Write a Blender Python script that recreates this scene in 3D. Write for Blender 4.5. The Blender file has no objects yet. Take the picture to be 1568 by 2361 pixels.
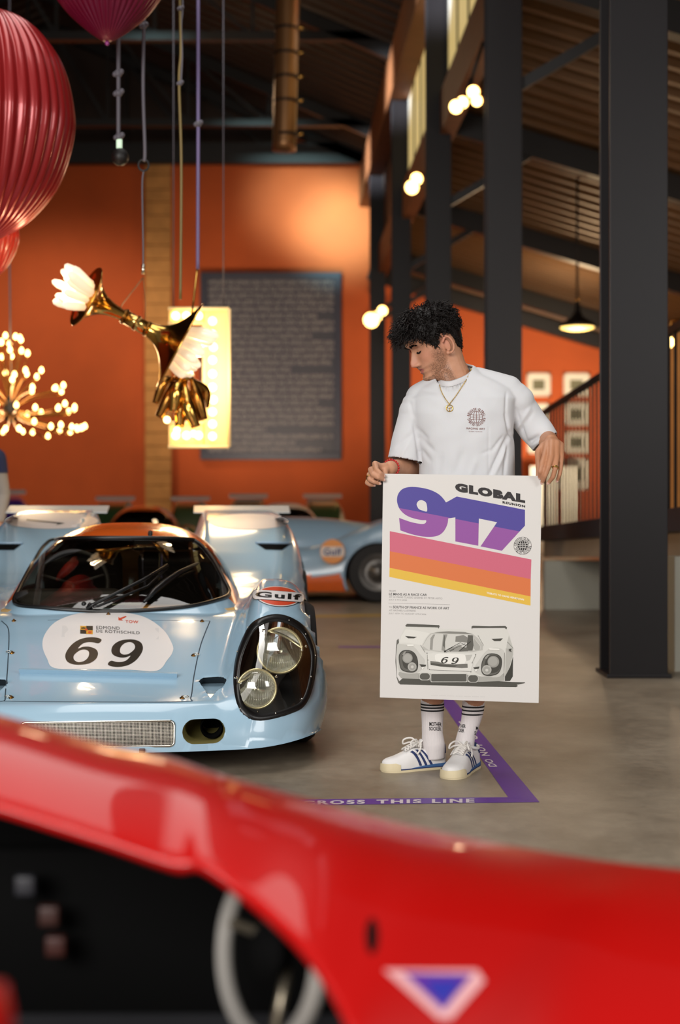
import bpy, bmesh, math, random
import numpy as np
from mathutils import Vector, Matrix
from mathutils.geometry import tessellate_polygon

random.seed(7)
rng = np.random.default_rng(7)
SC = bpy.context.scene
COL = SC.collection
F = 50.0 / 36.0 * 2361          # focal length in pixels of the 1568 x 2361 frame
CX, CY, CAMH = 784.0, 1180.5, 1.0


def P(x, y, Z):
    """point at depth Z seen at pixel (x, y) of the photograph"""
    return np.array([(x - CX) * Z / F, Z, CAMH + (CY - y) * Z / F])


def FL(x, y):
    """point on the floor seen at pixel (x, y)"""
    Z = CAMH * F / (y - CY)
    return np.array([(x - CX) * Z / F, Z, 0.0])


# ---------------------------------------------------------------- camera
cam = bpy.data.cameras.new('camera')
cam.sensor_fit = 'VERTICAL'
cam.sensor_height = 36.0
cam.sensor_width = 24.0
cam.lens = 50.0
cam.clip_start = 0.05
cam.clip_end = 200
cam.dof.use_dof = True
cam.dof.focus_distance = 5.4
cam.dof.aperture_fstop = 1.9
camo = bpy.data.objects.new('camera', cam)
COL.objects.link(camo)
camo.location = (0, 0, CAMH)
camo.rotation_euler = (math.pi / 2, 0, 0)
SC.camera = camo

# ---------------------------------------------------------------- light
SC.view_settings.view_transform = 'Standard'
SC.view_settings.look = 'None'
SC.view_settings.gamma = 1.0
SC.view_settings.use_curve_mapping = False
SC.view_settings.exposure = 0.0
SC.cycles.use_denoising = True
SC.cycles.max_bounces = 6
SC.cycles.transparent_max_bounces = 12
SC.cycles.sample_clamp_indirect = 4.0
world = bpy.data.worlds.new('world')
SC.world = world
world.use_nodes = True
wb = world.node_tree.nodes['Background']
wb.inputs[0].default_value = (1.0, 0.97, 0.93, 1)
wb.inputs[1].default_value = 0.12


def area(name, loc, target, size, power, color=(1, 1, 1), size_y=None):
    l = bpy.data.lights.new(name, 'AREA')
    l.shape = 'RECTANGLE'
    l.size = size
    l.size_y = size_y or size
    l.energy = power
    l.color = color
    o = bpy.data.objects.new(name, l)
    COL.objects.link(o)
    o.location = loc
    d = Vector(target) - Vector(loc)
    o.rotation_euler = d.to_track_quat('-Z', 'Y').to_euler()
    return o


def spot(name, loc, target, angle, power, color=(1, 1, 1), blend=0.6, radius=0.15):
    l = bpy.data.lights.new(name, 'SPOT')
    l.spot_size = math.radians(angle)
    l.spot_blend = blend
    l.energy = power
    l.color = color
    l.shadow_soft_size = radius
    o = bpy.data.objects.new(name, l)
    COL.objects.link(o)
    o.location = loc
    d = Vector(target) - Vector(loc)
    o.rotation_euler = d.to_track_quat('-Z', 'Y').to_euler()
    return o


def point(name, loc, power, color=(1, 0.75, 0.45), radius=0.1):
    l = bpy.data.lights.new(name, 'POINT')
    l.energy = power
    l.color = color
    l.shadow_soft_size = radius
    o = bpy.data.objects.new(name, l)
    COL.objects.link(o)
    o.location = loc
    return o


WARM = (1.0, 0.72, 0.42)
# area lamps added as soft daylight fill
area('front_daylight_fill', (-3.5, -5.0, 3.6), (-0.2, 6, 0.8), 5.0, 980, (1.0, 0.97, 0.94), 4.0)
area('side_daylight_fill', (6.0, -1.0, 3.6), (0.2, 6, 0.7), 2.5, 200, (1.0, 0.97, 0.94), 3.0)  # extra area lamp added on the right as fill
area('overhead_fill', (-1.0, 6.0, 8.2), (-1.0, 6.0, 0), 3.0, 300, (1.0, 0.96, 0.92), 8.0)  # added area lamp hung under the closed nave roof
# daylight that falls in through the high windows of the left side on the gable wall and the column tops
spot('high_window_daylight', (-7.0, 14.0, 9.0), (0.1, 35.0, 8.0), 7.5, 95000, (0.42, 0.80, 0.85), 1.0, 0.5)
spot('high_window_daylight', (-7.0, 13.0, 9.0), (-0.9, 35.0, 8.6), 8.0, 42000, (0.5, 0.80, 0.82), 1.0, 0.5)
for cx_, cy_, cz_ in ((1.40, 20.3, 8.5), (1.12, 26.1, 8.7), (0.84, 31.9, 8.8)):
    spot('high_window_daylight_columns', (-6.0, cy_ - 6.0, 9.0), (cx_, cy_, cz_), 9, 26000, (0.80, 0.9, 1.0), 0.5, 0.25)
# lamps that wash the painted gable wall
spot('wall_washer_left', (-7.5, 29.0, 9.2), (-6.8, 35.0, 3.6), 75, 1500, (1, 0.80, 0.6), 1.0, 0.4)
spot('wall_washer_middle', (-2.0, 27.0, 0.8), (-1.6, 35.0, 5.0), 60, 1900, (1, 0.80, 0.62), 1.0, 0.4)
spot('wall_washer_right', (4.6, 28.0, 1.2), (4.8, 35.0, 4.0), 70, 2600, (1, 0.84, 0.66), 1.0, 0.4)
point('aisle_lamp_far', (4.4, 27.5, 4.4), 260, WARM, 0.3)
point('aisle_lamp_mid', (6.0, 18.0, 3.2), 90, WARM, 0.3)
point('aisle_lamp_near', (5.0, 12.0, 2.6), 50, WARM, 0.3)
point('nave_lamp_far', (-2.5, 25.0, 8.3), 110, WARM, 0.3)
# ---------------------------------------------------------------- materials
MATS = {}


def srgb(r, g, b):
    f = lambda c: (c / 255 / 12.92) if c / 255 <= 0.04045 else ((c / 255 + 0.055) / 1.055) ** 2.4
    return (f(r), f(g), f(b))


def mat(name, rgb, rough=0.5, metal=0.0, coat=0.0, var=0.0, scale=8.0, bump=0.0, emit=None, power=0.0, spec=None, alpha=None, trans=0.0):
    """principled material; rgb is sRGB 0-255; var mixes in a procedural tone variation, bump a fine relief"""
    if name in MATS:
        return MATS[name]
    m = bpy.data.materials.new(name)
    m.use_nodes = True
    nt = m.node_tree
    b = nt.nodes['Principled BSDF']
    c = srgb(*rgb)
    b.inputs['Base Color'].default_value = (*c, 1)
    b.inputs['Roughness'].default_value = rough
    b.inputs['Metallic'].default_value = metal
    b.inputs['Coat Weight'].default_value = coat
    b.inputs['Coat Roughness'].default_value = 0.04
    if spec is not None:
        b.inputs['Specular IOR Level'].default_value = spec
    if trans:
        b.inputs['Transmission Weight'].default_value = trans
    if emit:
        b.inputs['Emission Color'].default_value = (*srgb(*emit), 1)
        b.inputs['Emission Strength'].default_value = power
    if alpha is not None:
        b.inputs['Alpha'].default_value = alpha
    if var or bump:
        tc = nt.nodes.new('ShaderNodeTexCoord')
        n = nt.nodes.new('ShaderNodeTexNoise')
        n.inputs['Scale'].default_value = scale
        n.inputs['Detail'].default_value = 6
        nt.links.new(tc.outputs['Object'], n.inputs['Vector'])
        if var:
            r = nt.nodes.new('ShaderNodeMixRGB')
            r.inputs[1].default_value = (*[max(0, x * (1 - var)) for x in c], 1)
            r.inputs[2].default_value = (*[min(1, x * (1 + var)) for x in c], 1)
            nt.links.new(n.outputs['Fac'], r.inputs[0])
            nt.links.new(r.outputs[0], b.inputs['Base Color'])
        if bump:
            bp = nt.nodes.new('ShaderNodeBump')
            bp.inputs['Strength'].default_value = bump
            bp.inputs['Distance'].default_value = 0.01
            nt.links.new(n.outputs['Fac'], bp.inputs['Height'])
            nt.links.new(bp.outputs[0], b.inputs['Normal'])
    MATS[name] = m
    return m


def glass_mat(name, tint, tcol=(0.9, 0.92, 0.9), refl=0.12, rough=0.02):
    """thin clear sheet: see-through with a sharp reflection"""
    if name in MATS:
        return MATS[name]
    m = bpy.data.materials.new(name)
    m.use_nodes = True
    nt = m.node_tree
    nt.nodes.clear()
    out = nt.nodes.new('ShaderNodeOutputMaterial')
    tr = nt.nodes.new('ShaderNodeBsdfTransparent')
    tr.inputs[0].default_value = (*tcol, 1)
    gl = nt.nodes.new('ShaderNodeBsdfGlossy')
    gl.inputs['Roughness'].default_value = rough
    gl.inputs['Color'].default_value = (*tint, 1)
    lw = nt.nodes.new('ShaderNodeLayerWeight')
    lw.inputs[0].default_value = 0.25
    ad = nt.nodes.new('ShaderNodeMath')
    ad.operation = 'MULTIPLY_ADD'
    ad.inputs[1].default_value = 0.8
    ad.inputs[2].default_value = refl
    ad.use_clamp = True
    mx = nt.nodes.new('ShaderNodeMixShader')
    nt.links.new(lw.outputs['Fresnel'], ad.inputs[0])
    nt.links.new(ad.outputs[0], mx.inputs[0])
    nt.links.new(tr.outputs[0], mx.inputs[1])
    nt.links.new(gl.outputs[0], mx.inputs[2])
    nt.links.new(mx.outputs[0], out.inputs[0])
    MATS[name] = m
    return m


# ---------------------------------------------------------------- objects
class MB:
    """collects vertices and faces"""

    def __init__(s):
        s.v, s.f, s.mi, s.n = [], [], [], 0

    def add(s, V, Fc, mi=0):
        V = np.asarray(V, float).reshape(-1, 3)
        s.v.append(V)
        for f in Fc:
            s.f.append([i + s.n for i in f])
            s.mi.append(mi)
        s.n += len(V)
        return s

    def arr(s):
        return (np.concatenate(s.v) if s.v else np.zeros((0, 3))), s.f


ROOTS = {}


def link(o, parent=None):
    COL.objects.link(o)
    if parent is not None:
        o.parent = parent
    return o


def root(name, loc, label, cat, group=None, rz=0.0):
    o = bpy.data.objects.new(name, None)
    o.empty_display_size = 0.1
    o.location = loc
    o.rotation_euler = (0, 0, rz)
    o['label'] = label
    o['category'] = cat
    if group:
        o['group'] = group
    COL.objects.link(o)
    ROOTS[o.name] = (np.array(loc, float), rz)
    return o


def top_of(o):
    while o.parent is not None:
        o = o.parent
    return o


def to_local(parent, V):
    t = top_of(parent)
    L, rz = ROOTS[t.name]
    V = np.asarray(V, float) - L
    if rz:
        c, s = math.cos(-rz), math.sin(-rz)
        V = np.stack([V[:, 0] * c - V[:, 1] * s, V[:, 0] * s + V[:, 1] * c, V[:, 2]], 1)
    return V


def mk(name, V, Fc, m, parent=None, smooth=True, world=True, label=None, cat=None, group=None, kind=None, mi=None, auto=None):
    """one mesh object; V in world coordinates unless world=False"""
    V = np.asarray(V, float).reshape(-1, 3)
    if parent is not None and world:
        V = to_local(parent, V)
    me = bpy.data.meshes.new(name)
    me.from_pydata(V.tolist(), [], [list(map(int, f)) for f in Fc])
    for x in (m if isinstance(m, (list, tuple)) else [m]):
        me.materials.append(x)
    if mi is not None:
        me.polygons.foreach_set('material_index', np.asarray(mi, np.int32))
    if smooth:
        me.polygons.foreach_set('use_smooth', np.ones(len(me.polygons), bool))
    if auto is not None:
        me.set_sharp_from_angle(angle=math.radians(auto))
    me.update()
    o = bpy.data.objects.new(name, me)
    link(o, parent)
    if label:
        o['label'] = label
    if cat:
        o['category'] = cat
    if group:
        o['group'] = group
    if kind:
        o['kind'] = kind
    if parent is None:
        ROOTS[o.name] = (np.zeros(3), 0.0)
    return o


def mkb(name, mb, m, parent=None, **k):
    V, Fc = mb.arr()
    if k.get('mi') is True:
        k['mi'] = mb.mi
    return mk(name, V, Fc, m, parent, **k)


def copy_tree(o, parent=None, loc=None, rz=None):
    c = o.copy()
    COL.objects.link(c)
    c.parent = parent
    if loc is not None:
        c.location = loc
    if rz is not None:
        c.rotation_euler = (0, 0, rz)
    for ch in list(o.children):
        copy_tree(ch, c)
    return c


# ---------------------------------------------------------------- shapes (return V, F)
def box(c, size, rz=0.0, bev=0.0):
    x, y, z = [s / 2 for s in size]
    if bev <= 0:
        V = np.array([[sx * x, sy * y, sz * z] for sx in (-1, 1) for sy in (-1, 1) for sz in (-1, 1)])
        Fc = [(0, 1, 3, 2), (4, 6, 7, 5), (0, 4, 5, 1), (2, 3, 7, 6), (0, 2, 6, 4), (1, 5, 7, 3)]
    else:
        bm = bmesh.new()
        bmesh.ops.create_cube(bm, size=1)
        for v in bm.verts:
            v.co = (v.co.x * 2 * x, v.co.y * 2 * y, v.co.z * 2 * z)
        bmesh.ops.bevel(bm, geom=bm.edges[:], offset=bev, segments=2, affect='EDGES', profile=0.6)
        bm.verts.index_update()
        V = np.array([v.co[:] for v in bm.verts])
        Fc = [[v.index for v in f.verts] for f in bm.faces]
        bm.free()
    if rz:
        a, b = math.cos(rz), math.sin(rz)
        V = np.stack([V[:, 0] * a - V[:, 1] * b, V[:, 0] * b + V[:, 1] * a, V[:, 2]], 1)
    return V + np.asarray(c, float), Fc


def frames(path):
    path = np.asarray(path, float)
    T = np.gradient(path, axis=0)
    T /= np.linalg.norm(T, axis=1, keepdims=True) + 1e-12
    up = np.array([0, 0, 1.0]) if abs(T[0, 2]) < 0.9 else np.array([1.0, 0, 0])
    N = np.cross(T[0], up)
    N /= np.linalg.norm(N)
    Ns = [N]
    for i in range(1, len(path)):
        n = Ns[-1] - T[i] * np.dot(Ns[-1], T[i])
        Ns.append(n / (np.linalg.norm(n) + 1e-12))
    Ns = np.array(Ns)
    return path, T, Ns, np.cross(T, Ns)


def tube(path, r, n=8, closed=False, caps=True):
    """round tube along a path; r a number or one per point"""
    path = np.asarray(path, float)
    if closed:
        pp = np.concatenate([path[-1:], path, path[:1]])
        _, T, N, B = frames(pp)
        T, N, B = T[1:-1], N[1:-1], B[1:-1]
    else:
        _, T, N, B = frames(path)
    m = len(path)
    r = np.broadcast_to(np.asarray(r, float), (m,))
    a = np.arange(n) * 2 * math.pi / n
    V = (path[:, None] + r[:, None, None] * (np.cos(a)[None, :, None] * N[:, None] + np.sin(a)[None, :, None] * B[:, None])).reshape(-1, 3)
    Fc = []
    for i in range(m if closed else m - 1):
        j = (i + 1) % m
        for k in range(n):
            l = (k + 1) % n
            Fc.append((i * n + k, i * n + l, j * n + l, j * n + k))
    if caps and not closed:
        Fc.append(tuple(range(n - 1, -1, -1)))
        Fc.append(tuple((m - 1) * n + k for k in range(n)))
    return V, Fc


def lathe(prof, n=32, axis=(0, 0, 1), org=(0, 0, 0), ribs=0, amp=0.0, cap=True):
    """profile [(radius, height)] turned round an axis"""
    prof = np.asarray(prof, float)
    ax = np.asarray(axis, float)
    ax /= np.linalg.norm(ax)
    h = np.array([1.0, 0, 0]) if abs(ax[0]) < 0.9 else np.array([0, 1.0, 0])
    u = np.cross(ax, h)
    u /= np.linalg.norm(u)
    w = np.cross(ax, u)
    a = np.arange(n) * 2 * math.pi / n
    rr = prof[:, 0][:, None] * (1 + (amp * np.abs(np.cos(a * ribs / 2)) if ribs else 0 * a)[None, :])
    V = (np.asarray(org, float)[None, None] + rr[:, :, None] * (np.cos(a)[:, None] * u + np.sin(a)[:, None] * w)[None]
         + prof[:, 1][:, None, None] * ax[None, None]).reshape(-1, 3)
    Fc = []
    m = len(prof)
    for i in range(m - 1):
        for k in range(n):
            l = (k + 1) % n
            Fc.append((i * n + k, i * n + l, (i + 1) * n + l, (i + 1) * n + k))
    if cap:
        if prof[0, 0] > 1e-4:
            Fc.append(tuple(range(n - 1, -1, -1)))
        if prof[-1, 0] > 1e-4:
            Fc.append(tuple((m - 1) * n + k for k in range(n)))
    return V, Fc


def grid_faces(nu, nv, closed_u=False):
    Fc = []
    for j in range(nv - 1):
        for i in range(nu if closed_u else nu - 1):
            k = (i + 1) % nu
            Fc.append((j * nu + i, j * nu + k, (j + 1) * nu + k, (j + 1) * nu + i))
    return Fc


def spline(pts, n, closed=False):
    """Catmull-Rom through the points"""
    p = np.asarray(pts, float)
    if closed:
        p = np.concatenate([p[-1:], p, p[:2]])
    else:
        p = np.concatenate([2 * p[:1] - p[1:2], p, 2 * p[-1:] - p[-2:-1]])
    m = len(p) - 3
    t = np.linspace(0, m, n, endpoint=not closed)
    i = np.minimum(t.astype(int), m - 1)
    f = (t - i)[:, None]
    a, b, c, d = p[i], p[i + 1], p[i + 2], p[i + 3]
    return 0.5 * (2 * b + (c - a) * f + (2 * a - 5 * b + 4 * c - d) * f ** 2 + (3 * b - a - 3 * c + d) * f ** 3)


def cerp(x, xs, ys):
    """smooth (monotone) interpolation of a table"""
    xs, ys = np.asarray(xs, float), np.asarray(ys, float)
    x = np.clip(x, xs[0], xs[-1])
    d = np.diff(ys) / np.diff(xs)
    m = np.zeros(len(xs))
    m[1:-1] = np.where(d[:-1] * d[1:] > 0, 2 * d[:-1] * d[1:] / (d[:-1] + d[1:] + 1e-12), 0)
    m[0], m[-1] = d[0], d[-1]
    i = np.clip(np.searchsorted(xs, x, side='right') - 1, 0, len(xs) - 2)
    h = xs[i + 1] - xs[i]
    t = (x - xs[i]) / h
    return (2 * t ** 3 - 3 * t ** 2 + 1) * ys[i] + (t ** 3 - 2 * t ** 2 + t) * h * m[i] + (-2 * t ** 3 + 3 * t ** 2) * ys[i + 1] + (t ** 3 - t ** 2) * h * m[i + 1]


def sstep(a, b, x):
    t = np.clip((np.asarray(x, float) - a) / (b - a), 0, 1)
    return t * t * (3 - 2 * t)


def fill2d(loops):
    """triangulate a 2D polygon with holes -> V2, F"""
    vs = [[Vector((p[0], p[1], 0)) for p in l] for l in loops]
    tri = tessellate_polygon(vs)
    V = np.array([[p[0], p[1]] for l in loops for p in l], float)
    return V, [tuple(t) for t in tri]


def subdivide2d(V, Fc, maxlen):
    """cut the triangles of a flat mesh until no edge is longer than maxlen"""
    bm = bmesh.new()
    bv = [bm.verts.new((p[0], p[1], 0)) for p in V]
    for f in Fc:
        try:
            bm.faces.new([bv[i] for i in f])
        except ValueError:
            pass
    for _ in range(6):
        es = [e for e in bm.edges if e.calc_length() > maxlen]
        if not es:
            break
        bmesh.ops.subdivide_edges(bm, edges=es, cuts=1, use_grid_fill=False)
        bmesh.ops.triangulate(bm, faces=bm.faces[:])
    bm.verts.index_update()
    V2 = np.array([v.co[:2] for v in bm.verts])
    F2 = [tuple(v.index for v in f.verts) for f in bm.faces]
    bm.free()
    return V2, F2


_txt = {}


def text2d(s, bold=0.0, spacing=1.0):
    """flat letters as a mesh, scaled into the unit square"""
    key = (s, bold, spacing)
    if key not in _txt:
        c = bpy.data.curves.new('letters', 'FONT')
        c.body = s
        c.size = 1.0
        c.offset = bold
        c.space_character = spacing
        c.resolution_u = 3
        c.fill_mode = 'FRONT' if hasattr(c, 'fill_mode') else c.fill_mode
        o = bpy.data.objects.new('letters', c)
        COL.objects.link(o)
        dg = bpy.context.evaluated_depsgraph_get()
        ev = o.evaluated_get(dg)
        me = ev.to_mesh()
        V = np.array([v.co[:2] for v in me.vertices])
        Fc = [tuple(p.vertices) for p in me.polygons]
        ev.to_mesh_clear()
        bpy.data.objects.remove(o)
        bpy.data.curves.remove(c)
        lo, hi = V.min(0), V.max(0)
        _txt[key] = ((V - lo) / (hi - lo), Fc, (hi - lo)[0] / (hi - lo)[1])
    return _txt[key]


def evaluated(o):
    """mesh of an object with its modifiers applied -> V, F arrays"""
    dg = bpy.context.evaluated_depsgraph_get()
    ev = o.evaluated_get(dg)
    me = ev.to_mesh()
    V = np.empty(len(me.vertices) * 3)
    me.vertices.foreach_get('co', V)
    Fc = [tuple(p.vertices) for p in me.polygons]
    ev.to_mesh_clear()
    return V.reshape(-1, 3), Fc


def fuse(V, Fc, voxel, smooth=4, factor=0.5):
    """melt overlapping closed shapes into one continuous skin"""
    me = bpy.data.meshes.new('tmp')
    me.from_pydata(np.asarray(V).tolist(), [], [list(map(int, f)) for f in Fc])
    me.update()
    o = bpy.data.objects.new('tmp', me)
    COL.objects.link(o)
    r = o.modifiers.new('r', 'REMESH')
    r.mode = 'VOXEL'
    r.voxel_size = voxel
    r.adaptivity = 0
    if smooth:
        s = o.modifiers.new('s', 'SMOOTH')
        s.iterations = smooth
        s.factor = factor
    V2, F2 = evaluated(o)
    bpy.data.objects.remove(o)
    bpy.data.meshes.remove(me)
    return V2, F2


def inside(poly, pts):
    """points in polygon (vectorised)"""
    poly = np.asarray(poly, float)
    pts = np.asarray(pts, float)
    x, y = pts[:, 0], pts[:, 1]
    r = np.zeros(len(pts), bool)
    j = len(poly) - 1
    for i in range(len(poly)):
        xi, yi = poly[i]
        xj, yj = poly[j]
        c = ((yi > y) != (yj > y)) & (x < (xj - xi) * (y - yi) / (yj - yi + 1e-15) + xi)
        r ^= c
        j = i
    return r


def nearest_on(poly, pts):
    poly = np.asarray(poly, float)
    a, b = poly, np.roll(poly, -1, 0)
    best = np.full(len(pts), 1e9)
    out = pts.copy()
    for p, q in zip(a, b):
        d = q - p
        t = np.clip(((pts - p) @ d) / (d @ d + 1e-15), 0, 1)
        c = p + t[:, None] * d
        e = np.sum((pts - c) ** 2, 1)
        m = e < best
        best[m] = e[m]
        out[m] = c[m]
    return out


def normals(V, Fc):
    V = np.asarray(V)
    q = np.array([list(f) + [f[-1]] * (4 - len(f)) if len(f) < 4 else list(f)[:4] for f in Fc])
    n = np.cross(V[q[:, 2]] - V[q[:, 0]], V[q[:, 3]] - V[q[:, 1]])
    t = np.cross(V[q[:, 1]] - V[q[:, 0]], V[q[:, 2]] - V[q[:, 0]])
    l = np.linalg.norm(n, axis=1)
    n[l < 1e-14] = t[l < 1e-14]
    N = np.zeros_like(V)
    for k in range(4):
        np.add.at(N, q[:, k], n)
    return N / (np.linalg.norm(N, axis=1, keepdims=True) + 1e-15)
# ================================================================ the hall
def concrete():
    m = bpy.data.materials.new('concrete_floor')
    m.use_nodes = True
    nt = m.node_tree
    b = nt.nodes['Principled BSDF']
    tc = nt.nodes.new('ShaderNodeTexCoord')
    mp = nt.nodes.new('ShaderNodeMapping')
    mp.inputs['Scale'].default_value = (1.0, 0.8, 1)
    nt.links.new(tc.outputs['Object'], mp.inputs[0])

    def noise(sc, det, rough=0.6):
        n = nt.nodes.new('ShaderNodeTexNoise')
        n.inputs['Scale'].default_value = sc
        n.inputs['Detail'].default_value = det
        n.inputs['Roughness'].default_value = rough
        nt.links.new(mp.outputs[0], n.inputs['Vector'])
        return n
    n1, n2, n3 = noise(1.4, 8, 0.65), noise(14, 8, 0.75), noise(90, 3)
    r1 = nt.nodes.new('ShaderNodeValToRGB')
    r1.color_ramp.elements[0].position = 0.32
    r1.color_ramp.elements[0].color = (*srgb(128, 115, 98), 1)
    r1.color_ramp.elements[1].position = 0.68
    r1.color_ramp.elements[1].color = (*srgb(170, 157, 138), 1)
    nt.links.new(n1.outputs[0], r1.inputs[0])
    r2 = nt.nodes.new('ShaderNodeValToRGB')
    r2.color_ramp.elements[0].position = 0.36
    r2.color_ramp.elements[0].color = (0.62, 0.62, 0.62, 1)
    r2.color_ramp.elements[1].position = 0.66
    r2.color_ramp.elements[1].color = (1, 1, 1, 1)
    nt.links.new(n2.outputs[0], r2.inputs[0])
    mx = nt.nodes.new('ShaderNodeMixRGB')
    mx.blend_type = 'MULTIPLY'
    mx.inputs[0].default_value = 0.55
    nt.links.new(r1.outputs[0], mx.inputs[1])
    nt.links.new(r2.outputs[0], mx.inputs[2])
    nt.links.new(mx.outputs[0], b.inputs['Base Color'])
    rr = nt.nodes.new('ShaderNodeMapRange')
    rr.inputs[3].default_value = 0.30
    rr.inputs[4].default_value = 0.52
    nt.links.new(n2.outputs[0], rr.inputs[0])
    nt.links.new(rr.outputs[0], b.inputs['Roughness'])
    bp = nt.nodes.new('ShaderNodeBump')
    bp.inputs['Strength'].default_value = 0.12
    bp.inputs['Distance'].default_value = 0.004
    nt.links.new(n3.outputs[0], bp.inputs['Height'])
    nt.links.new(bp.outputs[0], b.inputs['Normal'])
    b.inputs['Specular IOR Level'].default_value = 0.35
    MATS['concrete_floor'] = m
    return m


def struct(name, V, Fc, m, **k):
    k.setdefault('smooth', False)
    return mk(name, V, Fc, m, kind='structure', **k)


M_conc = concrete()
M_steel = mat('dark_steel', (19, 15, 17), 0.42, 0.0, var=0.25, scale=3, spec=0.35)
M_black = mat('black_paint', (17, 14, 13), 0.5)
M_ochre = mat('ochre_plaster', (190, 84, 30), 0.8, var=0.16, scale=1.2, bump=0.1)
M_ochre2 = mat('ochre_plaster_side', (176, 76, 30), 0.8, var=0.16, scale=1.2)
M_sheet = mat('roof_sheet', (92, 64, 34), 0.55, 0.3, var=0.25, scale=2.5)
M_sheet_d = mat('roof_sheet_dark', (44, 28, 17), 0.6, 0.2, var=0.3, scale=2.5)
M_timber = mat('brown_timber', (120, 72, 38), 0.6, var=0.3, scale=4)
M_stone = mat('tan_stone', (196, 140, 78), 0.85, var=0.35, scale=3.5, bump=0.3)
M_slab = mat('grey_slab', (150, 134, 116), 0.8, var=0.15, scale=4)
M_lwall = mat('pale_wall', (170, 168, 155), 0.85, var=0.12, scale=2)
M_brass = mat('brass', (214, 166, 84), 0.16, 1.0)
M_brass_d = mat('aged_brass', (150, 104, 48), 0.25, 1.0)
M_bulb = mat('glowing_bulb', (255, 220, 150), 0.3, emit=(255, 206, 120), power=9.0)
M_win = mat('daylit_glass', (190, 190, 190), 0.2, emit=(255, 222, 140), power=0.55)
M_win2 = mat('daylit_glass_cool', (190, 190, 190), 0.2, emit=(205, 225, 240), power=0.75)

WALLY = 35.0
struct('floor', [(-18, -9, 0), (12, -9, 0), (12, WALLY, 0), (-18, WALLY, 0)], [(0, 1, 2, 3)], M_conc)
struct('wall_back', *box((-3, WALLY + 0.1, 6.6), (30, 0.2, 13.2)), M_ochre)
struct('wall_gable', *box((-9.6, WALLY - 0.06, 11.5), (17.0, 0.1, 3.5)), M_sheet_d)
struct('wall_left', *box((-17.1, 20.5, 4.8), (0.2, 29, 9.6)), M_ochre2)
struct('wall_right', *box((11.1, 20.5, 2.1), (0.2, 29, 4.4)), M_ochre2)


def corrugated(x0, z0, x1, z1, y0, y1, pitch, h, seg=2, xr=0.6):
    """sheet whose ribs run down the slope"""
    ys, off = [], []
    y = y0
    while y < y1:
        for a, b in ((0, 0), (0.30, 0), (0.38, 1), (0.62, 1), (0.70, 0)):
            ys.append(y + a * pitch)
            off.append(b * h)
        y += pitch
    V = []
    for yy, o in zip(ys, off):
        for k in range(seg):
            t = k / (seg - 1)
            xa = x0(yy) if callable(x0) else x0
            za = z0 + (z1 - z0) * (xa - xr) / (x1 - xr) if callable(x0) else z0
            V.append((xa + (x1 - xa) * t, yy, za + (z1 - za) * t - o))
    return np.array(V), grid_faces(seg, len(ys))


# column row: depth and side distance of the five steel columns
COLS = [(1.80, 8.74), (1.66, 14.5), (1.40, 20.3), (1.12, 26.1), (0.84, 31.9)]
EAVE = 9.35
roofA = lambda x: 7.3 - 0.30 * x
roofN = lambda x: EAVE + 0.25 + 0.42 * (1.0 - x)


def rowx(y):
    return float(np.interp(y, [c[1] for c in COLS], [c[0] for c in COLS]))


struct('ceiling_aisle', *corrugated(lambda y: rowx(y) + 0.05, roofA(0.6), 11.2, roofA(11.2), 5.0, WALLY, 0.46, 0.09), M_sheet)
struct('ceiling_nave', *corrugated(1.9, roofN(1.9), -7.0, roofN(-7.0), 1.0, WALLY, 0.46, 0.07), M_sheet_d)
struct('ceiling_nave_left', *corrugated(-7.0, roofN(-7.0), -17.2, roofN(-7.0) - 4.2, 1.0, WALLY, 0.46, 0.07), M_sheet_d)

# ---- steel columns, each with two flanges, web and a base plate
words5 = ['nearest dark steel H column, standing right of the man with its foot in view',
          'dark steel column directly behind the shoulder of the man on the right',
          'dark steel column rising behind the head of the man',
          'slim dark steel column beside the twin spotlight, left of the head of the man',
          'farthest and thinnest steel column, beside the framed text board wall']
for (cx, cy), lab in zip(COLS, words5):
    t = root('steel_column', (cx, cy, 0), lab, 'column', 'steel columns along the aisle')
    H = EAVE
    w, d, th = 0.35, 0.35, 0.028
    for s in (-1, 1):
        mk('flange', *box((0, s * (d / 2 - th / 2), H / 2), (w, th, H), bev=0.004), M_steel, t, smooth=False, world=False)
    mk('web', *box((0, 0, H / 2), (0.022, d - 2 * th, H)), M_steel, t, smooth=False, world=False)
    mk('base_plate', *box((0, 0, 0.012), (w + 0.04, d + 0.04, 0.024), bev=0.004), M_steel, t, smooth=False, world=False)

# ---- beams along the column row, rafters of the aisle, trusses of the nave
def beam_between(a, b, w, h):
    a, b = np.asarray(a, float), np.asarray(b, float)
    d = b - a
    L = np.linalg.norm(d)
    d /= L
    s = np.cross(d, [0, 0, 1.0])
    s = s / np.linalg.norm(s) if np.linalg.norm(s) > 1e-6 else np.array([1.0, 0, 0])
    u = np.cross(s, d)
    V = [(a if i == 0 else b) + sx * w / 2 * s + sz * h / 2 * u for i in (0, 1) for sx in (-1, 1) for sz in (-1, 1)]
    return np.array(V), [(0, 1, 3, 2), (4, 6, 7, 5), (0, 4, 5, 1), (2, 3, 7, 6), (0, 2, 6, 4), (1, 5, 7, 3)]


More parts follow.
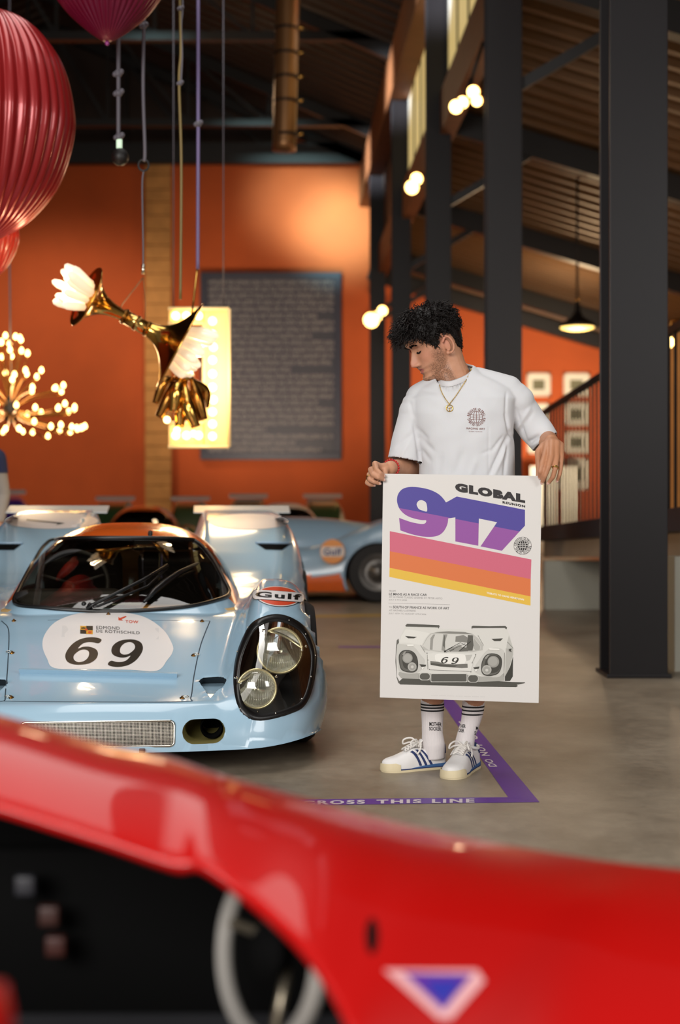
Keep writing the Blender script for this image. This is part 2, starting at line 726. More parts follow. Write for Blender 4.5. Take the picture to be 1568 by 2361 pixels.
seg = [(2.0, 3.0)] + COLS + [(0.70, WALLY)]
for k in range(len(seg) - 1):
    (xa, ya), (xb, yb) = seg[k], seg[k + 1]
    struct('trim_%d' % (k + 1), *beam_between((xa - 0.06, ya, EAVE - 0.42), (xb - 0.06, yb, EAVE - 0.42), 0.34, 0.84), M_timber)
    struct('trim_%d' % (k + 11), *beam_between((xa + 0.12, ya, 6.65), (xb + 0.12, yb, 6.65), 0.22, 0.6), M_timber)
    # clerestory window between two columns
    m = M_win2 if k <= 1 else M_win
    wv = struct('window_%d' % (k + 1), *beam_between((xa + 0.14, ya + 0.25, 7.75), (xb + 0.14, yb - 0.25, 7.75), 0.03, 1.6), m if k < 4 else M_sheet_d)
    fr = MB()
    for tt in np.linspace(0, 1, 6):
        x, y = xa + 0.14 + (xb - xa) * tt, ya + 0.25 + (yb - ya - 0.5) * tt
        fr.add(*box((x, y, 7.75), (0.07, 0.06, 1.6)))
    mkb('window_frame', fr, M_black, wv, smooth=False)

for k, (cx, cy) in enumerate(COLS + [(0.7, 34.6)]):
    sd = ['over the nearest column', 'over the column at the shoulder of the man', 'over the column behind the head of the man',
          'over the slim column by the twin spotlight', 'over the farthest column', 'against the orange end wall'][k]
    if cy > 9:
        t = root('roof_rafter', (cx, cy, 6.5), 'dark sloping rafter under the aisle roof ' + sd, 'rafter', 'aisle rafters')
        mk('rafter_beam', *beam_between((cx, cy, roofA(cx) - 0.26), (11, cy, roofA(11) - 0.26), 0.22, 0.34), M_black, t, smooth=False)
        mk('brace', *beam_between((cx + 0.1, cy, roofA(cx) - 1.5), (cx + 1.3, cy, roofA(cx + 1.3) - 0.4), 0.09, 0.11), M_black, t, smooth=False)
        t = root('roof_truss', (cx, cy, 9.6), 'dark steel truss spanning the main hall ' + sd, 'truss', 'hall roof trusses')
        h = 0.5 if cy > 34 else 0.16
        mk('bottom_chord', *beam_between((cx, cy, 9.72), (-14.5, cy, 9.72), 0.18, h), M_black, t, smooth=False)
        mk('top_chord', *beam_between((cx, cy, roofN(cx) - 0.22), (-7, cy, roofN(-7) - 0.22), 0.18, 0.24), M_black, t, smooth=False)
        mk('top_chord', *beam_between((-7, cy, roofN(-7) - 0.22), (-14.5, cy, roofN(-7) - 3.2), 0.18, 0.24), M_black, t, smooth=False)
        xs = [cx - 0.2, -1.6, -3.4, -5.2, -7.0, -8.8, -10.6]
        for a, b in zip(xs[:-1], xs[1:]):
            zz = lambda x: min(roofN(x), roofN(-7) - 0.42 * abs(min(0, x + 7))) - 0.25
            mk('strut', *beam_between((a, cy, 9.72), (b, cy, zz(b)), 0.07, 0.07), M_black, t, smooth=False)
            mk('strut', *beam_between((b, cy, 9.72), (b, cy, zz(b)), 0.06, 0.06), M_black, t, smooth=False)

# ---- stone pilaster on the end wall
a, b = P(335, 1150, 34.8), P(395, 370, 34.8)
t = root('stone_pilaster', ((a[0] + b[0]) / 2, 34.86, 0), 'tan stone pilaster on the orange end wall, left of the text board', 'pilaster')
z = 0.0
r2 = random.Random(3)
while z < b[2] - 0.05:
    h = 0.30 + r2.random() * 0.08
    mk('stone_block', *box((r2.uniform(-0.006, 0.006), r2.uniform(-0.012, 0.008), z + h / 2), (b[0] - a[0], 0.26, h - 0.014), bev=0.012), M_stone, t, world=False, smooth=False)
    z += h

# ---- spiral duct that drops to the last truss
t = root('ventilation_duct', (*P(655, 350, 20.0)[:2], 8.0), 'round brown metal ventilation duct hanging under the roof with clamp bands', 'duct')
M_duct = mat('duct_metal', (150, 108, 70), 0.35, 0.7, var=0.2, scale=2)
a, b = P(672, -330, 20.0), P(655, 348, 20.0)
path = np.linspace(a, b, 40)
mk('pipe', *tube(path, 0.165, 24), M_duct, t)
for yy in (68, 125, 180, 235, 312):
    c = P(660, yy, 20.0)
    mk('clamp_band', *tube(np.linspace(c - [0, 0, 0.02], c + [0, 0, 0.02], 2), 0.178, 24), M_sheet_d, t)
    mk('clamp_bolt', *box(c + [0.20, -0.06, 0], (0.06, 0.05, 0.05), bev=0.02), M_brass, t)

# ---- pictures on the far wall of the aisle
M_pframe = mat('pale_frame', (226, 214, 190), 0.6)
M_pmat = mat('picture_mount', (236, 228, 206), 0.7)
M_pimg = mat('faded_print', (120, 116, 88), 0.7, var=0.6, scale=6)
pics = [(1215, 860, 1270, 914, 'framed print, upper row and nearer the man'), (1300, 860, 1360, 914, 'framed print, upper row beside the near column'),
        (1213, 930, 1268, 984, 'framed print, second row, half covered by the sleeve'), (1304, 928, 1358, 982, 'framed print, second row behind the railing'),
        (1304, 994, 1358, 1046, 'framed print, third row behind the railing'), (1216, 994, 1262, 1046, 'framed print, third row behind the forearm'),
        (1258, 1052, 1300, 1130, 'tall framed print above the pale panels behind the hand'), (1310, 1056, 1356, 1130, 'tall framed print behind the railing, lowest row')]
for x0, y0, x1, y1, lab in pics:
    a, b = P(x0, y1, 34.93), P(x1, y0, 34.93)
    w, h = b[0] - a[0], b[2] - a[2]
    t = root('picture_frame', ((a[0] + b[0]) / 2, 34.96, a[2]), 'small pale ' + lab, 'picture', 'framed prints on the far aisle wall')
    fm = MB()
    for cx_, cz, sx, sz in ((0, 0.025, w, 0.05), (0, h - 0.025, w, 0.05), (-w / 2 + 0.025, h / 2, 0.05, h), (w / 2 - 0.025, h / 2, 0.05, h)):
        fm.add(*box((cx_, 0, cz), (sx, 0.06, sz)))
    mkb('frame', fm, M_pframe, t, world=False, smooth=False)
    mk('mount', *box((0, 0.01, h / 2), (w - 0.08, 0.02, h - 0.08)), M_pmat, t, world=False, smooth=False)
    mk('print', *box((0, -0.004, h / 2), (w * 0.5, 0.01, h * 0.42)), M_pimg, t, world=False, smooth=False)
for x0, x1, lab in ((1222, 1252, 'pale narrow panel leaning by the far wall beside the poster corner'), (1258, 1284, 'pale narrow panel by the far wall behind the fingertips'),
                    (1294, 1334, 'widest pale panel standing by the far wall behind the railing')):
    a, b = P(x0, 1262, 33.5), P(x1, 1075, 33.5)
    mk('display_panel', *box(((a[0] + b[0]) / 2, 33.5, b[2] / 2), (b[0] - a[0], 0.05, b[2]), bev=0.01), M_pmat, label='white display panel, ' + lab, cat='panel', group='pale panels', smooth=False)

# ---- ramp with railing right of the column row
RY0, RY1 = 8.9, 15.6          # near and far end
rz = lambda y: 0.70 + (15.3 - y) * 0.032
rx = lambda y: 2.24 + (15.3 - y) * 0.016
V = []
for y in (RY0, RY1):
    for z0 in (-0.185, 0.0):
        for x in (rx(y), 7.0):
            V.append((x, y, rz(y) + z0))
struct('trim_21', V, [(0, 1, 3, 2), (4, 6, 7, 5), (0, 4, 5, 1), (2, 3, 7, 6), (0, 2, 6, 4), (1, 5, 7, 3)], M_slab)
struct('wall_under_ramp', *box((3.6, 14.65, 0.25), (3.0, 0.12, 0.5)), M_lwall)
struct('trim_22', *box((2.27, 9.02, 0.36), (0.34, 0.2, 0.72)), M_lwall)
t = root('ramp_railing', (rx(12), 12, rz(12)), 'black steel railing with thin balusters on the ramp edge behind the near column', 'railing')
mk('bottom_band', *beam_between((rx(RY0) - 0.02, RY0, rz(RY0) + 0.07), (rx(RY1) - 0.02, RY1, rz(RY1) + 0.07), 0.05, 0.16), M_steel, t, smooth=False)
top = lambda y: 2.09 - 0.0 * y
zt = lambda y: rz(y) + 1.40
mk('handrail', *beam_between((rx(RY0), RY0, zt(RY0)), (rx(RY1), RY1, zt(RY1)), 0.05, 0.05), M_black, t, smooth=False)
y = RY1
while y > RY0:
    mk('baluster', *tube([(rx(y), y, rz(y) + 0.1), (rx(y), y, zt(y))], 0.012, 6), M_black, t, smooth=False)
    y -= 0.185

# ---- lamps
def lamp_head(t, c, d, r, on=True):
    d = np.asarray(d, float)
    d = d / np.linalg.norm(d)
    h = mk('lamp_head', *lathe([(r * 0.5, -2.2 * r), (r * 0.75, -1.8 * r), (r, -0.2 * r), (r * 1.08, 0), (r * 0.95, 0)], 16, d, c, cap=True), M_black if not on else M_brass_d, t)
    mk('lens', *lathe([(0.0, 0.02), (r * 0.9, 0.0)], 16, d, np.asarray(c) + d * 0.012, cap=False), M_bulb, h)


def cluster(px, Z, heads, lab, cpx):
    base = P(*cpx, Z)
    t = root('track_spotlight', base, lab, 'spotlight', 'brass spotlights on the columns')
    pts = [P(x, y, Z - 0.2) for x, y, _ in heads]
    mk('mounting_bar', *tube([base, base + [0, -0.1, 0.0], np.mean(pts, 0) + [0, 0.15, 0.1]], 0.03, 8), M_black, t)
    if Z < 28:
        mk('drop_rod', *tube([base, (rowx(Z) + 0.05, base[1], 6.36)], 0.02, 8), M_black, t)
    for (x, y, r) in heads:
        c = P(x, y, Z - 0.25)
        lamp_head(t, c, (-(x - CX) * 0.0006 - 0.2, -1, -0.45), r * Z / F)


cluster(None, 16.2, [(1052, 246, 17), (1067, 236, 15), (1092, 212, 16), (1100, 232, 14)], 'cluster of lit brass spotlights high up right of the tall middle column', (1085, 190))
cluster(None, 22.5, [(950, 432, 17), (961, 412, 15)], 'pair of lit spotlights half way up between two dark columns', (968, 430))
cluster(None, 29.0, [(856, 738, 19), (868, 730, 13), (882, 716, 12)], 'lowest lit spotlight pair, left of the curly hair', (896, 728))

t = root('pendant_lamp', P(1331, 690, 22.0), 'black pendant lamp with warm glowing dish beside the near column', 'lamp')
c = P(1331, 757, 22.0)
u = 22.0 / F
mk('shade', *lathe([(5 * u, 62 * u), (8 * u, 40 * u), (14 * u, 26 * u), (38 * u, 12 * u), (42 * u, 2 * u), (40 * u, 2 * u)], 32, (0, 0, 1), c, cap=False), M_black, t)
mk('glass_dish', *lathe([(0, -5 * u), (24 * u, -4 * u), (38 * u, 0), (40 * u, 6 * u), (0, 10 * u)], 32, (0, 0, 1), c, cap=False), mat('glowing_dish', (255, 225, 150), 0.3, emit=(255, 214, 120), power=2.2), t)
mk('rod', *tube([c + [0, 0, 60 * u], (c[0], c[1], roofA(c[0]) - 0.05)], 0.018, 8), M_black, t)
mk('hook', *lathe([(0, 0), (6 * u, 5 * u), (0, 12 * u)], 10, (0, 0, 1), c + [0, 0, 60 * u]), M_brass, t)
point('pendant_light', c + [0, 0, -0.3], 40, WARM, 0.2)

# second lamp, seen at the right edge behind the railing
t = root('wall_lamp', P(1546, 790, 13.0), 'warm wall lamp at the right edge behind the railing', 'lamp')
c = P(1546, 790, 13.0)
mk('bulb', *lathe([(0, -0.05), (0.05, 0), (0, 0.06)], 12, (0, 0, 1), c), M_bulb, t)
mk('bracket', *tube([c + [0, 0, 0.05], c + [0, 0, 0.2], c + [0.25, 0.15, 0.25]], 0.012, 8), M_brass_d, t)
point('wall_lamp_light', c + [0.0, 0.3, 0.0], 35, WARM, 0.1)
struct('wall_aisle_divider', *box((6.2, 17.0, 1.6), (4.6, 0.15, 3.2)), mat('gold_lit_wall', (196, 134, 66), 0.7, var=0.25, scale=2))

# ---- framed text board
a, b = P(462, 1060, 34.85), P(787, 628, 34.85)
t = root('text_board', ((a[0] + b[0]) / 2, 34.9, a[2]), 'large framed dark board with rows of pale lettering on the orange end wall', 'board')
M_bd = mat('slate_board', (58, 58, 68), 0.45)
M_bf = mat('slate_frame', (44, 44, 60), 0.4)
M_bl = mat('pale_lettering', (168, 160, 158), 0.6)
mk('panel', *box(((a[0] + b[0]) / 2, 34.93, (a[2] + b[2]) / 2), (b[0] - a[0], 0.06, b[2] - a[2])), M_bd, t, smooth=False)
fw = 17 * 34.85 / F
for c, s in ((((a[0] + b[0]) / 2, 34.87, a[2] + fw / 2), (b[0] - a[0], 0.1, fw)), (((a[0] + b[0]) / 2, 34.87, b[2] - fw / 2), (b[0] - a[0], 0.1, fw)),
             ((a[0] + fw / 2, 34.87, (a[2] + b[2]) / 2), (fw, 0.1, b[2] - a[2] - 2 * fw)), ((b[0] - fw / 2, 34.87, (a[2] + b[2]) / 2), (fw, 0.1, b[2] - a[2] - 2 * fw))):
    mk('frame_bar', *box(c, s, bev=0.01), M_bf, t, smooth=False)
ends = {5: 738, 8: 722, 13: 676, 18: 734, 22: 616, 24: 684, 25: 742}
r2 = random.Random(11)
for k in range(26):
    y = 651 + k * 15.45
    x, x1 = 481, ends.get(k, 772)
    lm = MB()
    while x < x1 - 4:
        n = r2.randint(2, 9)
        for q in range(n):
            if x > x1 - 3:
                break
            wl = 2.6 + 1.6 * r2.random()
            p, q2 = P(x, y + 4.6, 34.885), P(x + wl, y - 4.6, 34.885)
            # a plain letter-like pair of strokes
            lm.add(*box(((p[0] * 0.8 + q2[0] * 0.2), 34.892, (p[2] + q2[2]) / 2), ((q2[0] - p[0]) * 0.42, 0.012, q2[2] - p[2])))
            lm.add(*box(((p[0] + q2[0]) / 2, 34.892, p[2] + (q2[2] - p[2]) * r2.choice([0.12, 0.5, 0.88])), ((q2[0] - p[0]), 0.012, (q2[2] - p[2]) * 0.3)))
            x += wl + 1.0
        x += 3.4
    mkb('text_line', lm, M_bl, t, smooth=False)
# ================================================================ coupe race cars
HOOD = ([0, .15, .5, .8, 1.05, 1.5, 2.2, 2.6, 3.0, 3.6, 4.2], [.262, .292, .398, .490, .553, .585, .60, .66, .76, .83, .85])
FEND = ([0, .10, .25, .45, .65, .85, 1.05, 1.25, 1.6, 2.0, 2.35, 2.6, 2.9, 3.2, 3.5, 3.9, 4.2],
        [.262, .330, .455, .590, .678, .708, .700, .668, .615, .595, .605, .660, .775, .885, .960, 1.010, 1.02])
HALFW = ([0, .5, .9, 1.4, 2.0, 2.6, 3.2, 4.2], [.915, .915, .915, .912, .915, .955, 1.0, .97])
LEN = 4.2


def nose0(u):
    x = np.minimum(np.abs(u) / .93, .999)
    return 0.17 * x ** 2.4 + 0.40 * (1 - np.sqrt(1 - x ** 7))


def topz(s, u):
    """height of the bodywork's upper side without its rounded rim"""
    au = np.abs(u)
    s0 = nose0(np.minimum(au, .9))
    sr = np.clip(s - s0 * 0.8 * np.exp(-np.maximum(s - s0, 0) / 0.7), 0, LEN)
    a = cerp(sr, *HOOD)
    b = cerp(sr, *FEND)
    i0 = np.interp(s, [0, .3, 1.0, 2.0, 2.6, 4.2], [.44, .44, .52, .50, .30, .27])
    i1 = np.interp(s, [0, .3, 1.0, 2.0, 2.6, 4.2], [.62, .62, .66, .64, .42, .36])
    k = sstep(0, 1, (au - i0) / (i1 - i0))
    crown = 1 - 0.05 * ((au - .68) / .25) ** 2 * sstep(2.9, 2.3, s)
    return a + (b * np.where(k > 0, crown, 1) - a) * k - 0.012 * np.clip(au / .44, 0, 1) ** 2 * (1 - k)


ZB = 0.10


def shell_z(s, u):
    """height of the finished skin, with the rounded nose and sides"""
    W = cerp(s, *HALFW)
    au = np.abs(u)
    s0 = nose0(np.minimum(au, .95))
    rf = 0.085 + 0.10 * np.clip(au / .9, 0, 1) ** 2
    xf = np.clip((s - s0) / rf, 0, 1)
    xs = np.clip((W - au) / 0.24, 0, 1)
    xr = np.clip((LEN - s) / 0.12, 0, 1)
    R = np.sqrt(np.clip(1 - (1 - xf) ** 2, 0, 1) * np.clip(1 - (1 - xr) ** 2, 0, 1)) * np.clip(1 - (1 - xs) ** 3, 0, 1) ** (1 / 3.0)
    return ZB + (topz(s, u) - ZB) * R


def dome_z(s, u):
    """glass house: belt line 0.5, roof 0.94"""
    zt = cerp(s, [.98, 1.1, 1.25, 1.45, 1.65, 1.85, 2.1, 2.5, 3.0, 3.5, 3.9], [.50, .60, .685, .785, .868, .918, .945, .935, .88, .82, .78])
    w = cerp(s, [.98, 1.3, 1.7, 2.2, 2.8, 3.4, 3.9], [.56, .585, .585, .575, .53, .46, .40])
    zb = 0.46
    x = np.clip(np.abs(u) / w, 0, 1)
    return zb + (zt - zb) * (1 - x ** 3.0) ** (1 / 1.55)


def body_grid(fine):
    du, ds = (0.0105, 0.0115) if fine else (0.03, 0.022)
    # columns: side roll angles and interior fractions
    tau = np.linspace(0, math.pi / 2, 16 if fine else 26)
    ni = int(1.35 / du)
    nf = 14 if fine else 7
    fr = np.linspace(0, math.pi / 2, nf)
    lin = np.linspace(0, 1, int(3.7 / ds))
    rr = np.linspace(math.pi / 2, 0, 8)
    rows = []
    uref = []
    cols = [('s', -1, t) for t in tau[:-1]] + [('i', f, 0) for f in np.linspace(-1, 1, ni)] + [('s', 1, t) for t in tau[:-1][::-1]]
    for kind, f, t in cols:
        u9 = f * (.9 - .24 * (1 - math.cos(math.pi / 2))) if kind == 'i' else f * (.9 - .24 * (1 - math.cos(t)))
        au = abs(u9)
        s0 = float(nose0(np.array(min(au, .95))))
        rf = 0.085 + 0.10 * min(au / .9, 1) ** 2
        sf = s0 + rf * (1 - np.cos(fr))
        sl = (s0 + rf) + (LEN - .12 - s0 - rf) * lin[1:]
        se = LEN - .12 * (1 - np.cos(rr[1:]))
        s = np.concatenate([sf, sl, se])
        W = cerp(s, *HALFW)
        u = f * (W - .24) if kind == 'i' else f * (W - .24 * (1 - math.cos(t)))
        rows.append((s, u))
    S = np.array([r[0] for r in rows])
    U = np.array([r[1] for r in rows])
    Z = shell_z(S, U)
    # the lower sides and nose corners tuck under
    lo = np.clip((.32 - Z) / .22, 0, 1) ** 2 * sstep(.55, .95, np.abs(U))
    U = U * (1 - .055 * lo)
    Z = Z + .022 * lo
    V = np.stack([U, S, Z], -1).reshape(-1, 3)
    return V, grid_faces(S.shape[1], S.shape[0])


def cut(V, Fc, ax, poly, cond):
    """open a hole of outline poly (in the plane of axes ax) and pull the rim onto the outline"""
    ins = inside(poly, V[:, ax]) & cond(V)
    keep, drop = [], []
    for f in Fc:
        n = sum(ins[i] for i in f)
        (drop if n >= len(f) / 2 else keep).append(f)
    ed = set(i for f in drop for i in f) & set(i for f in keep for i in f)
    ed = np.array(sorted(ed), int)
    if len(ed):
        V = V.copy()
        tgt = nearest_on(poly, V[ed][:, ax])
        d = np.linalg.norm(tgt - V[ed][:, ax], axis=1)
        ok = d < 0.05
        sub = V[ed]
        sub[np.ix_(ok, ax)] = tgt[ok]
        V[ed] = sub
    return V, keep


class Car:
    def __init__(c, loc, rz):
        c.L = np.array(loc, float)
        c.rz = rz

    def local(c, Pw):
        V = np.asarray(Pw, float) - c.L
        a, b = math.cos(-c.rz), math.sin(-c.rz)
        return np.stack([V[..., 0] * a - V[..., 1] * b, V[..., 0] * b + V[..., 1] * a, V[..., 2]], -1)

    def hit(c, px, zf, off=0.0, smax=4.2, smin=-0.1):
        """surface points of z = zf(s, u) seen at the pixels px (n, 2), in car coordinates"""
        px = np.asarray(px, float)
        D = np.stack([(px[:, 0] - CX) / F, np.ones(len(px)), (CY - px[:, 1]) / F], 1)
        O = c.local(np.array([[0, 0, CAMH]]))[0]
        a, b = math.cos(-c.rz), math.sin(-c.rz)
        D = np.stack([D[:, 0] * a - D[:, 1] * b, D[:, 0] * b + D[:, 1] * a, D[:, 2]], 1)
        t = np.linspace((smin - O[1]) * 1.0, (smax - O[1]), 1600)
        Q = O[None, None] + D[:, None] * (t[None, :, None] / D[:, None, 1:2])
        g = Q[..., 2] - (zf(Q[..., 1], Q[..., 0]) + off)
        k = np.argmax(g < 0, axis=1)
        k = np.where(k == 0, 1, k)
        i = np.arange(len(px))
        g0, g1 = g[i, k - 1], g[i, k]
        w = np.clip(g0 / (g0 - g1 + 1e-12), 0, 1)[:, None]
        R = Q[i, k - 1] * (1 - w) + Q[i, k] * w
        return R


def surf_normal(R, zf):
    e = 0.004
    dzs = (zf(R[:, 1] + e, R[:, 0]) - zf(R[:, 1] - e, R[:, 0])) / (2 * e)
    dzu = (zf(R[:, 1], R[:, 0] + e) - zf(R[:, 1], R[:, 0] - e)) / (2 * e)
    n = np.stack([-dzu, -dzs, np.ones(len(R))], 1)
    return n / np.linalg.norm(n, axis=1, keepdims=True)


def wheel_parts(t, u, s, r, w, world=False, flat=True):
    side = 1 if u > 0 else -1
    ty = mk('tyre', *lathe([(r * .62, -w / 2), (r * .93, -w / 2), (r, -w / 2 + .03), (r, w / 2 - .03), (r * .93, w / 2), (r * .62, w / 2)], 36, (1, 0, 0), (u, s, r), cap=False), M_rubber, t, world=False, auto=40)
    mk('rim', *lathe([(0, .0), (r * .18, .0), (r * .22, -.05), (r * .5, -.08), (r * .62, -.01), (r * .64, -.02)], 36, (side, 0, 0), (u + side * w * .45, s, r), cap=False), M_rim, ty, world=False)


M_rubber = mat('rubber', (24, 22, 22), 0.7)
M_rim = mat('rim_metal', (110, 106, 102), 0.35, 0.6)
M_blue = mat('powder_blue_paint', (160, 192, 212), 0.22, coat=0.6)
M_blue2 = mat('powder_blue_paint_aged', (146, 176, 200), 0.28, coat=0.4)
M_orange = mat('orange_paint', (222, 98, 30), 0.22, coat=0.6)
M_seal = mat('black_seal', (12, 11, 11), 0.35)
M_screen = glass_mat('windscreen_glass', (1, 1, 1), (0.80, 0.76, 0.66), 0.05)
M_cover = glass_mat('lamp_cover_glass', (1, 1, 1), (0.95, 0.95, 0.93), 0.03)
M_white = mat('white_decal', (232, 228, 226), 0.3)
M_ink = mat('black_decal', (14, 15, 14), 0.35)
M_redd = mat('red_decal', (216, 74, 38), 0.35)
M_chrome = mat('chrome', (215, 212, 200), 0.12, 1.0)
M_tan = mat('tan_trim', (190, 148, 84), 0.6, var=0.3, scale=6)
M_dark = mat('black_trim', (16, 14, 13), 0.6)
M_recess = mat('recess_black', (7, 7, 7), 0.9, spec=.1)
M_wing = mat('clear_wing', (186, 190, 192), 0.3)


def decal_px(car, name, V2, F2, m, parent, zf=shell_z, off=0.0015, maxlen=None, label=None):
    """flat print drawn in picture pixels, laid on the bodywork"""
    if maxlen:
        V2, F2 = subdivide2d(V2, F2, maxlen)
    R = car.hit(np.asarray(V2), zf)
    R = R + surf_normal(R, zf) * off
    return mk(name, R, F2, m, parent, world=False, label=label)


def ellipse(cx, cy, a, b, n=48):
    t = np.arange(n) * 2 * math.pi / n
    return np.stack([cx + a * np.cos(t), cy + b * np.sin(t)], 1)


def text_px(s, O, ex, ey, bold=0.0, spacing=1.0):
    V, Fc, _ = text2d(s, bold, spacing)
    O, ex, ey = map(np.asarray, (O, ex, ey))
    return O[None] + V[:, :1] * ex[None] + V[:, 1:] * ey[None], Fc


def build_body(t, body_m, roof_m, fine=False, cuts=(), dome_cut=None, sill=None):
    V, Fc = body_grid(fine)
    for ax, poly, cond in cuts:
        V, Fc = cut(V, Fc, ax, poly, cond)
    # wheel arches
    for s0, r in ((.86, .345), (3.16, .37)):
        c = ellipse(s0, .30, r, r, 40)
        W = 0.70
        V, Fc = cut(V, Fc, [1, 2], c, lambda Q: (np.abs(Q[:, 0]) > .80) & (Q[:, 2] < .70))
    # open the deck under the glass house
    hole = [(-.43, 1.16), (.43, 1.16), (.46, 1.5), (.46, 2.3), (.3, 2.7), (-.3, 2.7), (-.46, 2.3), (-.46, 1.5)]
    V, Fc = cut(V, Fc, [0, 1], hole, lambda Q: Q[:, 2] > .4)
    mi = None
    ms = [body_m]
    if sill:
        ms = [body_m, sill]
        mi = [1 if (np.mean([V[i][2] for i in f]) < .30 and 1.25 < np.mean([V[i][1] for i in f]) < 4.2) else 0 for f in Fc]
    b = mk('body_shell', V, Fc, ms, t, world=False, mi=mi)
    # glass house
    n = 161 if fine else 51
    m = 260 if fine else 80
    ss = np.linspace(.99, 3.9, m)
    w = cerp(ss, [.98, 1.3, 1.7, 2.2, 2.8, 3.4, 3.9], [.56, .585, .585, .575, .53, .46, .40])
    ang = np.linspace(-math.pi / 2, math.pi / 2, n)
    a = np.sign(np.sin(ang)) * np.abs(np.sin(ang)) ** 0.75
    U = w[:, None] * a[None]
    S = np.repeat(ss[:, None], n, 1)
    D = np.stack([U, S, dome_z(S, U)], -1).reshape(-1, 3)
    FD = grid_faces(n, m)
    return b, D, FD


def tub(t, tan):
    mk('cockpit_floor', *box((0, 1.9, .2), (1.0, 1.6, .05)), M_dark, t, world=False, smooth=False)
    mk('bulkhead', *box((0, 2.56, .50), (.80, .05, .58)), tan, t, world=False, smooth=False)
    for u in (-.5, .5):
        mk('side_panel', *box((u, 1.9, .38), (.05, 1.5, .36)), tan, t, world=False, smooth=False)
    for u in (-.24, .24):
        st = MB()
        st.add(*box((u, 2.0, .30), (.40, .5, .10), bev=.03))
        V, Fc = box((0, 0, .26), (.40, .09, .52), bev=.035)
        V = V @ np.array([[1, 0, 0], [0, math.cos(.45), math.sin(.45)], [0, -math.sin(.45), math.cos(.45)]]) + [u, 2.2, .32]
        st.add(V, Fc)
        mkb('seat', st, M_dark, t, world=False)


# ------------------------------------------------ the pale blue car in the middle of the picture
CA = Car((-.905, 5.30, 0), math.radians(4.9))
car = root('race_car', CA.L, 'pale blue race car with number 69 roundel and orange roof, nearest of the parked cars', 'car', 'parked race cars', CA.rz)


def nosehit(px):
    return CA.hit(px, shell_z)


HL = spline([(540, 1560), (549, 1505), (575, 1447), (604, 1425), (640, 1418), (675, 1428), (706, 1452), (725, 1492), (728, 1530), (718, 1590), (700, 1628), (668, 1645), (625, 1658), (585, 1660), (556, 1640), (543, 1605)], 80, True)
hl3 = nosehit(HL)


def mirror(Q):
    R = np.array(Q, float)
    R[:, 0] *= -1
    return R


def rrect(x0, y0, x1, y1, r, n=8):
    pts = []
    for cx, cy, a0 in ((x1 - r, y1 - r, 0), (x0 + r, y1 - r, 90), (x0 + r, y0 + r, 180), (x1 - r, y0 + r, 270)):
        for k in range(n + 1):
            a = math.radians(a0 + 90 * k / n)
            pts.append((cx + r * math.cos(a), cy + r * math.sin(a)))
    return np.array(pts)


grille = rrect(-.285, .122, .285, .214, .018)
ductR = rrect(.315, .127, .475, .216, .044)
ductL = ductR * [-1, 1]
front = lambda Q: (Q[:, 1] < .75)
nose = lambda Q: (Q[:, 1] < .16)
nacaR = np.array([(458, 1570), (468, 1563), (515, 1562), (522, 1568), (520, 1577), (500, 1592), (485, 1610), (472, 1590)], float)
n3 = nosehit(nacaR)
WS = spline([(36, 1392), (48, 1352), (78, 1296), (104, 1257), (140, 1243), (280, 1241), (420, 1243), (456, 1252), (490, 1290), (516, 1338), (528, 1368), (505, 1383), (430, 1400), (300, 1410), (200, 1409), (100, 1402)], 120, True)

cuts = []
for sg in (1, -1):
    cuts.append(([0, 2], hl3[:, [0, 2]] * [sg, 1], lambda Q: (Q[:, 1] < 1.0)))
    cuts.append(([0, 2], n3[:, [0, 2]] * [sg, 1], lambda Q: (Q[:, 1] < .6)))
cuts += [([0, 2], grille, nose), ([0, 2], ductR, nose), ([0, 2], ductL, nose)]
body, D, FD = build_body(car, M_blue, M_orange, True, cuts)

# split glass house: windscreen and roof
ws3 = CA.hit(WS, lambda s, u: np.maximum(dome_z(s, u), shell_z(s, u)), smin=.8)
cen = np.array([D[list(f)].mean(0) for f in FD])


def to_px(Q):
    a, b = math.cos(CA.rz), math.sin(CA.rz)
    W = np.stack([Q[:, 0] * a - Q[:, 1] * b, Q[:, 0] * b + Q[:, 1] * a, Q[:, 2]], 1) + CA.L
    return np.stack([CX + W[:, 0] / W[:, 1] * F, CY - (W[:, 2] - CAMH) / W[:, 1] * F], 1)


front_half = cen[:, 1] < 2.0
cp = to_px(cen)
isg = inside(WS, cp) & front_half & (cen[:, 1] < 1.95)
above = cen[:, 2] > shell_z(cen[:, 1], cen[:, 0]) - .03
door_win = (cen[:, 1] > 1.62) & (cen[:, 1] < 2.45) & (cen[:, 2] > .62) & (cen[:, 2] < .83) & (np.abs(cen[:, 0]) > .3) & ~isg
glassF = [f for f, g, a in zip(FD, isg, above) if g and a]
sideF = [f for f, g, a in zip(FD, door_win, above) if g and a]
roofF = [f for f, g, a, d in zip(FD, isg, above, door_win) if (not g) and a and not d]
mi = [1 if abs(D[list(f)].mean(0)[0]) > .0 and D[list(f)].mean(0)[2] < .60 and D[list(f)].mean(0)[1] < 1.3 else 0 for f in roofF]
mk('roof', D, roofF, [M_orange, M_blue], car, world=False, label='orange painted roof', mi=mi)
mk('windscreen', D, glassF, M_screen, car, world=False)
mk('door_window', D, sideF, M_screen, car, world=False)
mk('windscreen_seal', *tube(ws3 + surf_normal(ws3, dome_z) * .002, .0105, 8, True), M_seal, car, world=False)
tub(car, M_tan)
